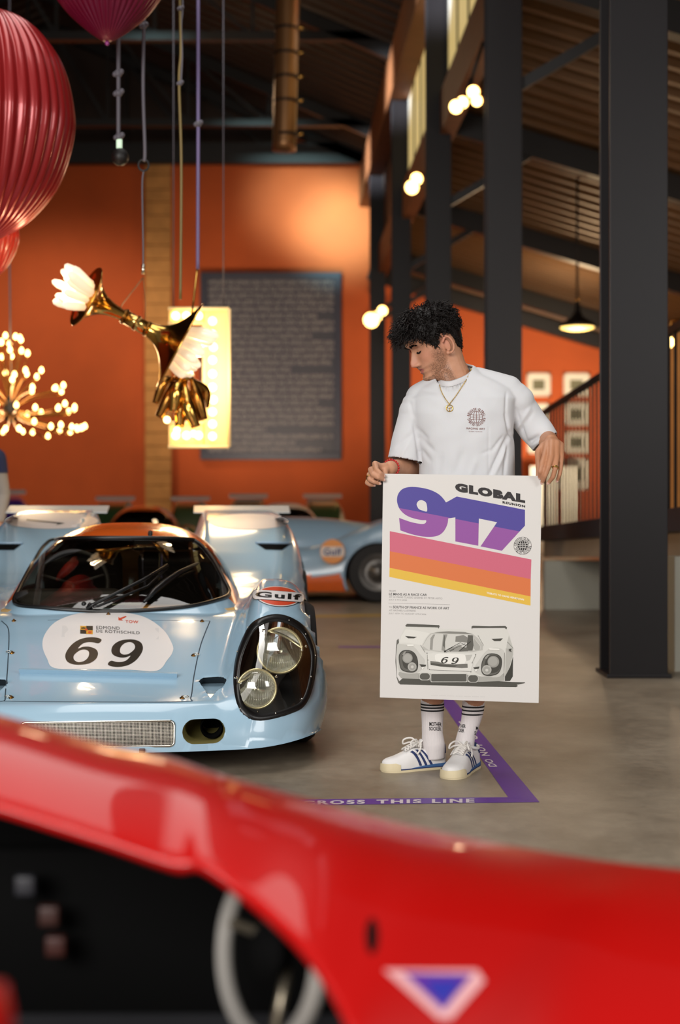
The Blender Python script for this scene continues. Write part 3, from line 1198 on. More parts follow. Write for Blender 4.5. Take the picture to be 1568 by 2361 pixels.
# steering wheel, dash, mirror
st = mk('steering_wheel', *tube([(-.24 + .165 * math.cos(a), 1.50 + .05 * math.sin(a), .655 + .155 * math.sin(a)) for a in np.linspace(0, 2 * math.pi, 48)[:-1]], .013, 10, True), M_dark, car, world=False)
sp = MB()
for a in (0.3, 2.84, 4.71):
    sp.add(*tube([(-.24, 1.52, .655), (-.24 + .165 * math.cos(a), 1.50 + .05 * math.sin(a), .655 + .155 * math.sin(a))], .010, 6))
mkb('spoke', sp, M_dark, st, world=False)
dsh = MB()
dsh.add(*box((-.24, 1.36, .57), (.50, .24, .14), bev=.05))
mkb('dash_hood', dsh, M_dark, car, world=False)
mk('dash_panel', *box((0.1, 1.40, .50), (.94, .16, .12), bev=.03), mat('gold_foil', (176, 130, 60), 0.4, 0.4, var=.4, scale=30), car, world=False)
mk('paper_note', *box((.03, 1.30, .575), (.13, .12, .004)), mat('note_paper', (150, 160, 140), .7), car, world=False, smooth=False)
mir = mk('rear_view_mirror', *box((.115, 1.70, .845), (.17, .03, .062), bev=.012), M_dark, car, world=False)
mk('mirror_stem', *tube([(.115, 1.71, .875), (.115, 1.74, .90)], .012, 8), M_dark, mir, world=False)
mk('roll_bar', *tube(spline([(-.44, 2.5, .5), (-.40, 2.5, .78), (-.2, 2.5, .87), (.2, 2.5, .87), (.40, 2.5, .78), (.44, 2.5, .5)], 40), .02, 8), M_dark, car, world=False)

# wipers
w0 = CA.hit([(200, 1410), (222, 1404), (330, 1352), (385, 1318), (440, 1309), (352, 1388)], lambda s, u: np.maximum(dome_z(s, u), shell_z(s, u)), smin=.8)
wn = surf_normal(w0, dome_z)
wp = w0 + wn * .035
wb_ = MB()
wb_.add(*tube([w0[0] + wn[0] * .02, wp[1], wp[2], wp[3]], .008, 8))
wb_.add(*tube([w0[0] + wn[0] * .03 + [.03, 0, 0], wp[1] + [.012, 0, -.012], wp[2] + [.02, 0, -.03], wp[3] + [.0, 0, -.012]], .006, 8))
wip = mkb('wiper', wb_, M_seal, car, world=False)
bl = CA.hit([(332, 1396), (356, 1372), (380, 1352), (410, 1330), (452, 1308)], lambda s, u: np.maximum(dome_z(s, u), shell_z(s, u)), smin=.8)
mk('wiper_blade', *tube(bl + surf_normal(bl, dome_z) * .022, [.007, .014, .016, .012, .007], 8), M_seal, wip, world=False)
hb = MB()
for px in ((194, 1408), (208, 1411)):
    q = CA.hit([px], shell_z, smin=.7)[0]
    hb.add(*lathe([(.011, 0), (.012, .035), (.006, .045)], 10, (0, -.4, .9), q))
mkb('wiper_pivot', hb, M_seal, wip, world=False)

# head lamps under a black-rimmed clear cover, on both fenders
for sg in (1, -1):
    X = (lambda Q: np.asarray(Q, float) * [sg, 1, 1])
    nrm = surf_normal(hl3, shell_z)
    ring_o = hl3 + nrm * .004
    cpx = np.array([636, 1540.])
    HLi = cpx + (HL - cpx) * .88
    in3 = nosehit(HLi)
    inn = surf_normal(in3, shell_z)
    HLo = cpx + (HL - cpx) * 1.012
    ou3 = nosehit(HLo)
    onn = surf_normal(ou3, shell_z)
    n = len(HL)
    Vr = np.concatenate([X(ou3 + onn * .001), X(hl3 + nrm * .0055), X(in3 + inn * .0055), X(in3 + inn * .001)])
    lamp = mk('lamp_rim', Vr, [f for k in range(3) for f in [(k * n + i, k * n + (i + 1) % n, (k + 1) * n + (i + 1) % n, (k + 1) * n + i) for i in range(n)]], M_seal, car, world=False)
    # clear cover: the fender skin itself
    Vc = [X(nosehit((cpx + (HL - cpx) * k)[:]) + surf_normal(nosehit(cpx + (HL - cpx) * k), shell_z) * .002) for k in (.94, .8, .6, .4, .2)]
    Vc = np.concatenate(Vc + [X(nosehit([cpx]))])
    Fc_ = [(k * n + i, k * n + (i + 1) % n, (k + 1) * n + (i + 1) % n, (k + 1) * n + i) for k in range(4) for i in range(n)]
    Fc_ += [(4 * n + i, 4 * n + (i + 1) % n, 5 * n) for i in range(n)]
    mk('lamp_cover', Vc, Fc_, M_cover, lamp, world=False)
    # black bucket behind
    Vb = np.concatenate([X(hl3 - [0, 0, .002]), X(hl3 * [1, 1, 1] + [0, .14, -.02]), X(hl3.mean(0)[None] + [0, .17, -.03])])
    Fb = [(i, (i + 1) % n, n + (i + 1) % n, n + i) for i in range(n)] + [(n + i, n + (i + 1) % n, 2 * n) for i in range(n)]
    mk('lamp_bucket', Vb, Fb, mat('bucket_black', (30, 28, 26), 0.5), lamp, world=False)
    for bx, by in ((604, 1450), (667, 1427), (706, 1460), (729, 1511), (719, 1562), (697, 1616), (634, 1651), (549, 1640), (538, 1567), (545, 1502), (571, 1443)):
        q = cpx + (np.array([bx, by]) - cpx) * .95
        q3 = nosehit([q])
        mk('rim_screw', *lathe([(.0042, 0), (.003, .003), (0, .004)], 8, X(surf_normal(q3, shell_z))[0], X(q3 + surf_normal(q3, shell_z) * .005)[0]), M_chrome, lamp, world=False)
    O = CA.local(np.array([[0, 0, CAMH]]))[0]
    for (lx, ly, lr, back, nm) in ((645, 1500, 52, .075, 'headlamp'), (592, 1588, 45, .05, 'driving_lamp')):
        q = nosehit([(lx, ly)])[0]
        d0 = (q - O) / np.linalg.norm(q - O)
        c0 = q + d0 * back
        r = lr * (np.linalg.norm(c0 - O)) / F
        ax = np.array([-0.02, -1, .10])
        ax /= np.linalg.norm(ax)
        c0 = X(c0)
        ax = X(ax)
        lm = mk(nm, *lathe([(r * .55, -.07), (r * .95, -.03), (r * 1.04, -.004), (r * 1.04, .008), (r * .95, .012), (r * .93, .004)], 40, ax, c0, cap=False), mat('lamp_ring', (196, 184, 140), .25, .7), car, world=False)
        mk('reflector', *lathe([(.012, -.055), (r * .4, -.045), (r * .75, -.022), (r * .93, 0)], 40, ax, c0, cap=False), mat('lamp_reflector', (222, 222, 212), .22, .9), lm, world=False)
        gl = MB()
        gl.add(*lathe([(0, .026), (r * .4, .023), (r * .75, .014), (r * .94, .003)], 40, ax, c0, cap=False))
        mkb('lens', gl, glass_mat('lens_glass', (1, 1, 1), (.95, .95, .92), .14, .10), lm, world=False)
        # moulded flutes in the lens
        fl = MB()
        rt = np.cross(ax, [0, 0, 1.0])
        rt /= np.linalg.norm(rt)
        up = np.cross(rt, ax)
        for k in range(-9, 10):
            x = k / 9.6 * r * .88
            hh = math.sqrt(max(0, (r * .88) ** 2 - x * x))
            for z0, z1 in ((.12, .92), (-.92, -.30)):
                a_, b_ = c0 + rt * x + up * hh * z0 - ax * .003, c0 + rt * x + up * hh * z1 - ax * .010
                fl.add(*tube([a_, b_], .0016, 5))
        mkb('lens_flute', fl, mat('flute_glass', (206, 206, 196), .15, .6), lm, world=False, kind='stuff')
        bb = MB()
        bb.add(*lathe([(0, -.02), (.011, -.012), (.011, .0), (0, .01)], 12, ax, c0, cap=False))
        mkb('bulb_cap', bb, M_chrome, lm, world=False)
        for k in range(3):
            a_ = k * 2.094 + (.9 if nm == 'headlamp' else .5)
            mk('adjuster_screw', *lathe([(.006, 0), (.006, .008), (0, .011)], 8, ax, c0 + (rt * math.cos(a_) + up * math.sin(a_)) * r * 1.17), M_chrome, lm, world=False)

# grille of woven wire, with frame, and the two brake ducts
gz = MB()
gq = np.array([[p[0], 0, p[1]] for p in grille])
sfront = lambda u, z: nose0(u) + (.085 + .1 * (np.abs(u) / .9) ** 2) * (1 - np.sqrt(np.clip(1 - np.clip((z - ZB) / (topz(np.full_like(u, .1), u) - ZB), 0, 1) ** 2, 0, 1)))
gp = np.array([[p[0], float(sfront(np.array([p[0]]), np.array([p[1]]))[0]), p[1]] for p in grille])
gr = mk('grille_frame', *tube(gp + [0, -.001, 0], .0045, 6, True), M_chrome, car, world=False, label='thin bright metal grille frame')
wires = MB()
for z in np.arange(.126, .212, .0052):
    us = np.linspace(-.282, .282, 20)
    wires.add(*tube(np.stack([us, sfront(us, np.full(20, z)) + .006, np.full(20, z)], 1), .0011, 4, caps=False))
for u in np.arange(-.282, .283, .0052):
    zs = np.linspace(.125, .212, 4)
    wires.add(*tube(np.stack([np.full(4, u), sfront(np.full(4, u), zs) + .0045, zs], 1), .0011, 4, caps=False))
mkb('wire_mesh', wires, mat('grille_wire', (190, 184, 172), .3, .8), gr, world=False, kind='stuff')
mk('radiator', *box((0, .10, .168), (.60, .02, .11)), M_recess, gr, world=False, smooth=False)
for sg in (1, -1):
    dp = np.array([[p[0] * sg, float(sfront(np.array([p[0]]), np.array([p[1]]))[0]), p[1]] for p in ductR])
    cc = dp.mean(0)
    n = len(dp)
    V = np.concatenate([dp, (dp - cc) * [.93, 1, .9] + cc + [0, .03, 0], (dp - cc) * [.9, .3, .86] + cc + [0, .13, .0], (dp - cc) * [.5, .3, .6] + cc + [sg * .03, .2, 0.01]])
    Fd = [(k * n + i, k * n + (i + 1) % n, (k + 1) * n + (i + 1) % n, (k + 1) * n + i) for k in range(3) for i in range(n)]
    dd = mk('brake_duct', V, Fd, mat('duct_olive', (120, 112, 62), .5), car, world=False, label='olive lined oval air duct')
    mk('duct_pipe', *lathe([(.040, -.05), (.043, .0), (.038, .0), (.036, .14)], 24, (0, 1, 0), cc + [sg * .028, .09, .006], cap=False), M_recess, dd, world=False)
    mk('duct_back', *box(cc + [0, .21, 0], (.2, .01, .13)), M_recess, dd, world=False, smooth=False)
# tow bracket under the nose
q = CA.local(P(328, 1729, 5.33)[None])[0]
mk('tow_bracket', *box(q + [0, -.01, 0], (.022, .03, .016), bev=.003), M_seal, car, world=False, smooth=False)
# small scoops in the nose
for sg in (1, -1):
    n3m = n3 * [sg, 1, 1]
    n = len(n3m)
    ya, yb = n3m[:, 2].min(), n3m[:, 2].max()
    k_ = ((n3m[:, 2] - ya) / (yb - ya))[:, None]
    deep = n3m + np.array([0, .055, -.030]) * k_ ** 1.2
    sc_ = mk('nose_scoop', np.concatenate([deep, deep.mean(0)[None]]), [(i, (i + 1) % n, n) for i in range(n)], M_blue, car, world=False)
    mk('scoop_wall', np.concatenate([n3m, deep]), [(i, (i + 1) % n, n + (i + 1) % n, n + i) for i in range(n)], mat('scoop_dark', (24, 30, 36), .6), sc_, world=False)

# access panel seam, fasteners, lip
seam = [(4, 1432), (20, 1455), (18, 1530), (16, 1560), (12, 1612), (20, 1617), (240, 1619), (425, 1618), (440, 1608), (447, 1560), (462, 1490), (484, 1432)]
sp3 = nosehit(spline(seam, 120))
mk('panel_seam', *tube(sp3 + surf_normal(sp3, shell_z) * .0002, .0022, 5), mat('seam_shadow', (44, 62, 74), .6), car, world=False)
s2 = nosehit(spline([(110, 1430), (200, 1428), (330, 1430), (484, 1432)], 40))
mk('panel_seam', *tube(s2 + surf_normal(s2, shell_z) * .0001, .0011, 5), MATS['seam_shadow'], car, world=False)
lip = nosehit(np.stack([np.linspace(45, 408, 30), np.linspace(1553, 1563, 30)], 1))
ln = surf_normal(lip, shell_z)
nL = len(lip)
Vl = np.concatenate([lip + ln * .0, lip + ln * .020 + [0, -.012, 0], lip + ln * .024 + [0, .004, .0], lip + ln * .001 + [0, .026, .010]])
mk('nose_lip', Vl, [(k * nL + i, k * nL + i + 1, (k + 1) * nL + i + 1, (k + 1) * nL + i) for k in range(3) for i in range(nL - 1)], M_blue, car, world=False, auto=35)
for px, ring in (((32, 1432), 0), ((250, 1417), 0), ((466, 1433), 0), ((28, 1506), 1), ((446, 1512), 1), ((26, 1609), 1), ((420, 1610), 1)):
    q = nosehit([px])
    nn = surf_normal(q, shell_z)[0]
    fa = mk('panel_fastener', *lathe([(.010, 0), (.010, .003), (.005, .005), (.004, .009), (0, .01)], 12, nn, q[0]), M_brass_d, car, world=False)
    if ring:
        a_ = np.linspace(0, 2 * math.pi, 17)[:-1]
        tx = np.cross(nn, [0, 1, 0])
        tx /= np.linalg.norm(tx)
        ty_ = np.cross(nn, tx)
        cc = q[0] + nn * .008 + tx * .012 * (1 if px[0] < 200 else -1)
        mk('pull_ring', *tube([cc + (tx * math.cos(x) + ty_ * math.sin(x) * .8) * .012 for x in a_], .0016, 6, True), M_chrome, fa, world=False)

# number roundel, digits, sponsor lettering, crest, tow arrow
c = spline([(98, 1490), (104, 1462), (132, 1432), (190, 1413), (262, 1411), (330, 1422), (376, 1452), (398, 1488), (397, 1506), (386, 1522), (362, 1547), (300, 1545), (200, 1543), (126, 1541), (108, 1518)], 90, True)
rd = decal_px(CA, 'roundel', *fill2d([c]), M_white, car, maxlen=14, off=.0012, label='white oval number roundel')
sk = np.array([[(144, 1443), (366, 1449), (366, 1475), (142, 1469)]])
decal_px(CA, 'sponsor_strip', sk[0], [(0, 1, 2, 3)], mat('pale_strip', (220, 217, 216), .35), rd, off=.0016)


def digit6():
    o = spline([(.98, .93), (.86, 1.0), (.62, 1.0), (.36, .90), (.14, .68), (.0, .36), (.04, .12), (.2, .01), (.42, .0), (.66, .06), (.84, .22), (.90, .42), (.84, .58), (.66, .66), (.48, .65), (.34, .58), (.44, .74), (.58, .82), (.74, .83), (.90, .80)], 90, True)
    h = spline([(.24, .34), (.24, .18), (.36, .09), (.52, .14), (.63, .28), (.65, .46), (.56, .55), (.40, .52)], 40, True)
    return [o, h[::-1]]


def px_map(loops, O, ex, ey):
    return [np.array([np.asarray(O) + p[0] * np.asarray(ex) + p[1] * np.asarray(ey) for p in l]) for l in loops]


l6 = px_map(digit6(), (150, 1532), (83, 4), (3, -64))
decal_px(CA, 'digit_six', *fill2d(l6), M_ink, rd, off=.0022, maxlen=10)
l9 = px_map([1 - np.array(l) for l in digit6()], (247, 1537), (80, 4), (3, -64))
decal_px(CA, 'digit_nine', *fill2d(l9), M_ink, rd, off=.0022, maxlen=10)
for s, O, ex, ey in (('EDMOND', (222, 1451), (54, 2), (0, -7)), ('DE ROTHSCHILD', (222, 1457), (100, 5), (0, 0)),):
    if s == 'EDMOND':
        decal_px(CA, 'sponsor_lettering', *text_px(s, O, ex, ey, .0, 1.1), M_ink, rd, off=.0022)
    else:
        decal_px(CA, 'sponsor_lettering', *text_px(s, (222, 1459), (100, 4.5), (0, -6.5), .0, 1.1), M_ink, rd, off=.0022)
decal_px(CA, 'tow_lettering', *text_px('TOW', (289, 1437), (30, 1.5), (0, -6.5), .02, 1.1), M_redd, rd, off=.0022)
ar = np.array([(273, 1431), (273, 1423), (276, 1426), (290, 1421), (292, 1423), (280, 1429), (284, 1432)], float)
decal_px(CA, 'tow_arrow', *fill2d([ar]), M_redd, rd, off=.0022)
for x0, y0, x1, y1, m in ((185, 1444, 199, 1453, mat('crest_gold', (226, 168, 44), .4)), (199, 1444, 214, 1454, M_ink), (185, 1453, 199, 1462, M_ink), (199, 1454, 214, 1463, MATS['crest_gold'])):
    decal_px(CA, 'crest_quarter', np.array([(x0, y0), (x1, y0 + .4), (x1, y1 + .4), (x0, y1)], float), [(0, 1, 2, 3)], m, rd, off=.0022)
decal_px(CA, 'crest_figure', *fill2d([np.array([(187, 1451), (189, 1446), (191, 1449), (193, 1446), (195, 1449), (197, 1446), (197, 1451)], float)]), M_ink, rd, off=.0028)
decal_px(CA, 'crest_figure', *fill2d([spline([(203, 1460), (205, 1456), (208, 1457), (211, 1456), (211, 1460), (207, 1462)], 20, True)]), M_redd, rd, off=.0028)
decal_px(CA, 'crest_figure', *fill2d([ellipse(199, 1453, 3.2, 2.6, 12)]), M_redd, rd, off=.0030)


def oil_emblem(name, carx, cx, cy, a, b, tilt, parent, dark, zf=shell_z, word='Gulf'):
    """oval emblem: orange-red halves, white middle band with the word"""
    t_ = math.radians(tilt)
    R2 = lambda p: np.stack([cx + p[:, 0] * math.cos(t_) - p[:, 1] * math.sin(t_), cy + p[:, 0] * math.sin(t_) + p[:, 1] * math.cos(t_)], 1)
    tt = np.linspace(0, 2 * math.pi, 73)[:-1]
    ov = np.stack([a * .88 * np.cos(tt), b * np.sin(tt)], 1)
    band = rrect(-a, -b * .46, a, b * .46, b * .40)
    e1 = decal_px(carx, name, *fill2d([R2(ov * [1.03, 1.04])]), dark, parent, zf, .0012, 5)
    decal_px(carx, 'emblem_oval', *fill2d([R2(ov)]), M_white, e1, zf, .0020, 5)
    decal_px(carx, 'emblem_disc', *fill2d([R2(ov * [.94, .92])]), M_redd, e1, zf, .0028, 5)
    decal_px(carx, 'emblem_band_edge', *fill2d([R2(band * [1.03, 1.08])]), dark, e1, zf, .0036, 5)
    decal_px(carx, 'emblem_band', *fill2d([R2(band)]), M_white, e1, zf, .0044, 5)
    V, Fc, _ = text2d(word, .035, 1.15)
    V = np.stack([(V[:, 0] - .5) * 2 * a * .88, -(V[:, 1] - .5) * b * .58], 1)
    decal_px(carx, 'emblem_lettering', R2(V), Fc, M_ink, e1, zf, .0054, 4)


oil_emblem('oil_emblem', CA, 642, 1375.5, 58, 23, 4, car, M_ink)
# the same emblem on the other fender
# rear deck roundels, scoops and clear wing strips
decal_px(CA, 'deck_roundel', *fill2d([ellipse(574, 1203, 92, 18, 48)]), mat('deck_white', (214, 206, 202), .4), car, maxlen=20, off=.002)
rl = decal_px(CA, 'deck_roundel', *fill2d([ellipse(118, 1201, 108, 19, 48)]), MATS['deck_white'], car, maxlen=20, off=.002)
decal_px(CA, 'deck_digit', *fill2d([np.array([(62, 1198), (150, 1207), (128, 1212), (134, 1208), (60, 1201)], float)]), M_ink, rl, maxlen=14, off=.003)
for pts in ([(592, 1255), (668, 1256), (650, 1269), (612, 1268)], [(-26, 1256), (50, 1256), (32, 1269), (-8, 1269)]):
    pts = np.array(pts, float)
    decal_px(CA, 'deck_scoop', *fill2d([pts]), M_recess, car, off=.003, maxlen=5)
    lipp = CA.hit(np.linspace(pts[0] - [3, 1], pts[1] + [3, -1], 12), shell_z)
    mk('scoop_lip', *tube(lipp + [0, -.004, .008], .007, 6), M_blue2, car, world=False)
for u0, u1 in ((-.92, -.27), (.29, .92)):
    V, Fc = box(((u0 + u1) / 2, 4.08, 1.0), (u1 - u0, .2, .006))
    V = V + np.outer(V[:, 1] - 4.0, [0, 0, .22])
    mk('rear_spoiler', V, Fc, M_wing, car, world=False, smooth=False)
for u, s, r, w in ((.74, .86, .305, .25), (-.74, .86, .305, .25), (.80, 3.16, .335, .34), (-.80, 3.16, .335, .34)):
    wheel_parts(car, u, s, r, w)
mk('underbody', *box((0, 2.1, .11), (1.5, 3.6, .03)), M_recess, car, world=False, smooth=False)

# ------------------------------------------------ other parked cars further back
def plain_car(loc, rz, body_m, roof_m, lab, sill=None, screen=True, extra=None):
    cc = Car(loc, rz)
    t = root('race_car', cc.L, lab, 'car', 'parked race cars', rz)
    b, D, FD = build_body(t, body_m, roof_m, False, (), None, sill)
    cen = np.array([D[list(f)].mean(0) for f in FD])
    ab = cen[:, 2] > shell_z(cen[:, 1], cen[:, 0]) - .04
    ws = (cen[:, 1] < 1.72) & (cen[:, 2] < .88)
    mk('roof', D, [f for f, a, g in zip(FD, ab, ws) if a and not g], roof_m, t, world=False)
    mk('windscreen', D, [f for f, a, g in zip(FD, ab, ws) if a and g], M_screen, t, world=False)
    tub(t, M_dark)
    for u, s, r, w in ((.74, .86, .305, .25), (-.74, .86, .305, .25), (.80, 3.16, .335, .34), (-.80, 3.16, .335, .34)):
        wheel_parts(t, u, s, r, w)
    for s0_, r_ in ((.86, .35), (3.16, .375)):
        for sg in (1, -1):
            an = np.linspace(-.45, math.pi + .45, 40)
            pth = np.stack([np.full(40, sg * (float(cerp(np.array([s0_]), *HALFW)[0]) - .012)), s0_ + r_ * np.cos(an), .30 + r_ * np.sin(an)], 1)
            mk('arch_lip', *tube(pth, .016, 8), body_m, t, world=False)
    for u0, u1 in ((-.92, -.29), (.29, .92)):
        V, Fc = box(((u0 + u1) / 2, 4.08, 1.03), (u1 - u0, .16, .006))
        mk('rear_spoiler', V + np.outer(V[:, 1] - 4.0, [0, 0, .3]), Fc, M_wing, t, world=False, smooth=False)
    return t, cc


# blue car with orange sills: nose to the left, its flank towards us
t2, C2 = plain_car((-2.76, 16.55, 0), math.radians(-89), M_blue2, M_blue2, 'pale blue race car with orange sill and round flank emblem, behind the poster', M_orange)
hub = np.array([[.99, 2.62, .0]])
em = P(767, 1271, 15.7)
tt = np.linspace(0, 2 * math.pi, 41)[:-1]


def flank(r, y, m, nm, par, s0=-1.0, s1=1.0):
    """print on the flank of the second car, r in metres"""
    a_ = [(math.cos(x) * r, max(s0, min(s1, math.sin(x))) * r) for x in tt]
    V, Fc = fill2d([a_])
    W = np.stack([em[0] + V[:, 0], np.full(len(V), y), em[2] + V[:, 1]], 1)
    return mk(nm, W, Fc, m, par)


W2 = float(cerp(np.array([2.9]), *HALFW)[0])
Y2 = 16.55 - W2 - .01
e2 = flank(.135, Y2, mat('emblem_orange', (232, 150, 70), .4), 'flank_emblem', t2)
flank(.125, Y2 - .004, MATS['emblem_orange'], 'emblem_disc', e2)
flank(.128, Y2 - .006, mat('emblem_cream', (224, 214, 206), .4), 'emblem_band', e2, -.42, .42)
V, Fc, _ = text2d('Gulf', .03, 1.1)
mk('emblem_lettering', np.stack([em[0] + (V[:, 0] - .5) * .2, np.full(len(V), Y2 - .009), em[2] + (V[:, 1] - .5) * .08], 1), Fc, mat('emblem_navy', (40, 44, 110), .4), e2)
t3, C3 = plain_car((-2.75, 19.0, 0), math.radians(4), mat('green_paint', (34, 74, 40), .3, coat=.5), M_orange, 'orange roofed race car just showing above the roof of the number 69 car')
t3.scale = (1, 1, 1.16)
t4, C4 = plain_car((-4.75, 18.4, 0), math.radians(16), mat('violet_paint', (62, 40, 140), .3, coat=.5), mat('violet_roof', (70, 44, 150), .3), 'violet race car at the left edge, its roof showing above the pale blue tail')
t4.scale = (1, 1, 1.25)
t5, C5 = plain_car((-.75, 19.2, 0), math.radians(2), MATS['green_paint'], mat('white_paint', (222, 218, 210), .3), 'dark green race car with white roof, just showing under the text board')
t5.scale = (1, 1, 1.2)
# ================================================================ the man with the poster
from mathutils.bvhtree import BVHTree

ZP = 5.28                       # depth of the poster


def sphere(c, r, n=14):
    a = np.linspace(-math.pi / 2, math.pi / 2, n // 2 + 1)
    return lathe([(max(r * math.cos(x), 0), r * math.sin(x)) for x in a], n, (0, 0, 1), c, cap=False)


def chain(mb, pts, rad, n=14):
    """tapered limb through the joints"""
    pts = [np.asarray(p, float) for p in pts]
    for p, r in zip(pts, rad):
        mb.add(*sphere(p, r, n))
    for i in range(len(pts) - 1):
        if np.linalg.norm(pts[i + 1] - pts[i]) > 1e-5:
            mb.add(*tube([pts[i], pts[i + 1]], [rad[i], rad[i + 1]], n))


def loft(secs, n=40, e=0.85):
    """closed body from elliptic sections (centre, half width, half depth)"""
    a = np.arange(n) * 2 * math.pi / n
    V = []
    for c, w, d in secs:
        V.append(np.asarray(c)[None] + np.stack([w * np.sign(np.cos(a)) * np.abs(np.cos(a)) ** e, d * np.sign(np.sin(a)) * np.abs(np.sin(a)) ** e, 0 * a], 1))
    m = len(secs)
    Fc = grid_faces(n, m, True) + [tuple(range(n - 1, -1, -1)), tuple((m - 1) * n + k for k in range(n))]
    return np.concatenate(V), Fc


# ---- head, built in its own frame: x to his left, y forward, z up
yaw, pit, rol = math.radians(74), math.radians(27), math.radians(0)
f0 = np.array([-math.sin(yaw), -math.cos(yaw), 0])
HX = np.array([math.cos(yaw), -math.sin(yaw), 0])
HY = f0 * math.cos(pit) - np.array([0, 0, 1]) * math.sin(pit)
HZ = f0 * math.sin(pit) + np.array([0, 0, 1]) * math.cos(pit)
HO = P(1000, 794, 5.46)
HS = 1.06
hw = lambda Q: HO + HS * (np.asarray(Q)[..., :1] * HX + np.asarray(Q)[..., 1:2] * HY + np.asarray(Q)[..., 2:3] * HZ)

ZL = [-.121, -.116, -.106, -.095, -.082, -.072, -.064, -.055, -.045, -.030, 0, .014, .034, .060, .090, .110, .124, .131]
YF = [.058, .076, .090, .093, .083, .089, .0855, .0915, .086, .083, .081, .082, .094, .094, .079, .054, .022, .004]
HWD = [.016, .026, .036, .043, .050, .053, .056, .059, .062, .066, .071, .073, .076, .078, .070, .052, .026, .004]
YB = [.020, .012, -.004, -.020, -.040, -.055, -.066, -.076, -.084, -.092, -.100, -.103, -.106, -.106, -.092, -.064, -.030, -.004]
NZ = [-.054, -.049, -.043, -.036, -.028, -.012, .004, .014, .024]
NP = [0, .006, .022, .032, .031, .0235, .0140, .007, 0]


def head_pt(phi, z):
    """phi from the front (0) round his left side (pi/2) to the back (pi)"""
    yf, yb, w = cerp(z, ZL, YF), cerp(z, ZL, YB), cerp(z, ZL, HWD)
    yc = np.minimum(.012, yf - .02)
    s, c = np.sin(phi), np.cos(phi)
    e = .86
    x = w * np.sign(s) * np.abs(s) ** e
    y = yc + np.where(c > 0, (yf - yc) * np.abs(c) ** e, -(yc - yb) * np.abs(c) ** .95)
    front = np.clip(c, 0, 1) > .05
    sig = np.interp(z, [-.05, -.042, -.036, -.02, .0, .02], [.0135, .0145, .0125, .0085, .0075, .010])
    y = y + np.where(front, cerp(np.clip(z, NZ[0], NZ[-1]), NZ, NP) * np.exp(-(x / sig) ** 2), 0)
    for sx in (-1, 1):
        # eye socket, lid, cheek bone, nostril wing, brow
        y = y - np.where(front, .0125 * np.exp(-((x - sx * .030) / .015) ** 2 - ((z - .010) / .0115) ** 2), 0)
        y = y + np.where(front, .0095 * np.exp(-((x - sx * .031) / .0105) ** 2 - ((z - .008) / .0085) ** 2), 0)
        y = y + np.where(front, .0045 * np.exp(-((x - sx * .045) / .018) ** 2 - ((z + .025) / .016) ** 2), 0)
        y = y + np.where(front, .0075 * np.exp(-((x - sx * .0125) / .005) ** 2 - ((z + .040) / .006) ** 2), 0)
        y = y + np.where(front, .0035 * np.exp(-((x - sx * .028) / .020) ** 2 - ((z - .030) / .007) ** 2), 0)
    # lips
    y = y - np.where(front, .0045 * np.exp(-(np.abs(x) / .020) ** 4 - ((z + .0635) / .0028) ** 2), 0)
    y = y + np.where(front, .003 * np.exp(-(x / .016) ** 2 - ((z + .0575) / .004) ** 2) + .0035 * np.exp(-(x / .015) ** 2 - ((z + .0705) / .0045) ** 2), 0)
    return np.stack([x, y, z + 0 * x], -1)


man = root('person', (*P(1040, 1790, 5.42)[:2], 0), 'young man with dark curly hair in white t-shirt and striped socks, holding the poster', 'person')

bodymb = MB()
nphi, nz = 128, 120
zz = np.concatenate([np.linspace(-.121, -.09, 18), np.linspace(-.088, .04, 80), np.linspace(.045, .131, 24)])
ph = np.arange(nphi) * 2 * math.pi / nphi
ph = ph - .35 * np.sin(ph)      # closer together at the face
PH, ZZ = np.meshgrid(ph, zz)
hv = head_pt(PH, ZZ).reshape(-1, 3)
hf = grid_faces(nphi, len(zz), True) + [tuple(range(nphi - 1, -1, -1)), tuple((len(zz) - 1) * nphi + k for k in range(nphi))]
bodymb.add(hw(hv), hf)
# ears
for sx in (-1, 1):
    ec = np.array([sx * .073, -.006, -.020])
    rim = []
    for a in np.linspace(-1.9, 2.6, 26):
        rr = .031 - .006 * (a > 1.6)
        rim.append(ec + [sx * (.010 + .006 * math.cos(a * .6)), -.010 - rr * .62 * math.cos(a) * -1 * -1 - .0, rr * math.sin(a) * 1.0 + .002])
    rim = np.array(rim)
    bodymb.add(*tube(hw(rim), .0052, 8))
    V, Fc = sphere((0, 0, 0), 1, 16)
    V = V * [.004, .013, .024]
    V = V @ np.array([[math.cos(sx * .35), math.sin(sx * .35), 0], [-math.sin(sx * .35), math.cos(sx * .35), 0], [0, 0, 1]]) + ec + [sx * .001, -.012, .0]
    bodymb.add(hw(V), Fc)
    V, Fc = sphere((0, 0, 0), 1, 12)
    bodymb.add(hw(V * [.006, .008, .009] + ec + [sx * .004, -.001, -.026]), Fc)
# neck
nk = [hw(np.array([0, -.028, -.045])), P(1036, 842, 5.475), P(1050, 880, 5.475), P(1058, 915, 5.475)]
chain(bodymb, nk, [.062, .062, .066, .085], 24)
chain(bodymb, [hw(np.array([.0, .035, -.095])), P(1030, 868, 5.44), P(1045, 900, 5.43)], [.026, .036, .03], 16)
# shoulders, trunk, hips
chain(bodymb, [P(972, 934, 5.475), P(1062, 928, 5.475), P(1170, 912, 5.50)], [.046, .078, .046], 20)
bodymb.add(*loft([(P(1078, 1260, 5.48), .155, .10), (P(1078, 1200, 5.48), .150, .10), (P(1076, 1120, 5.48), .135, .095), (P(1074, 1030, 5.475), .145, .10),
                  (P(1072, 960, 5.475), .155, .10), (P(1070, 915, 5.475), .12, .075)]))
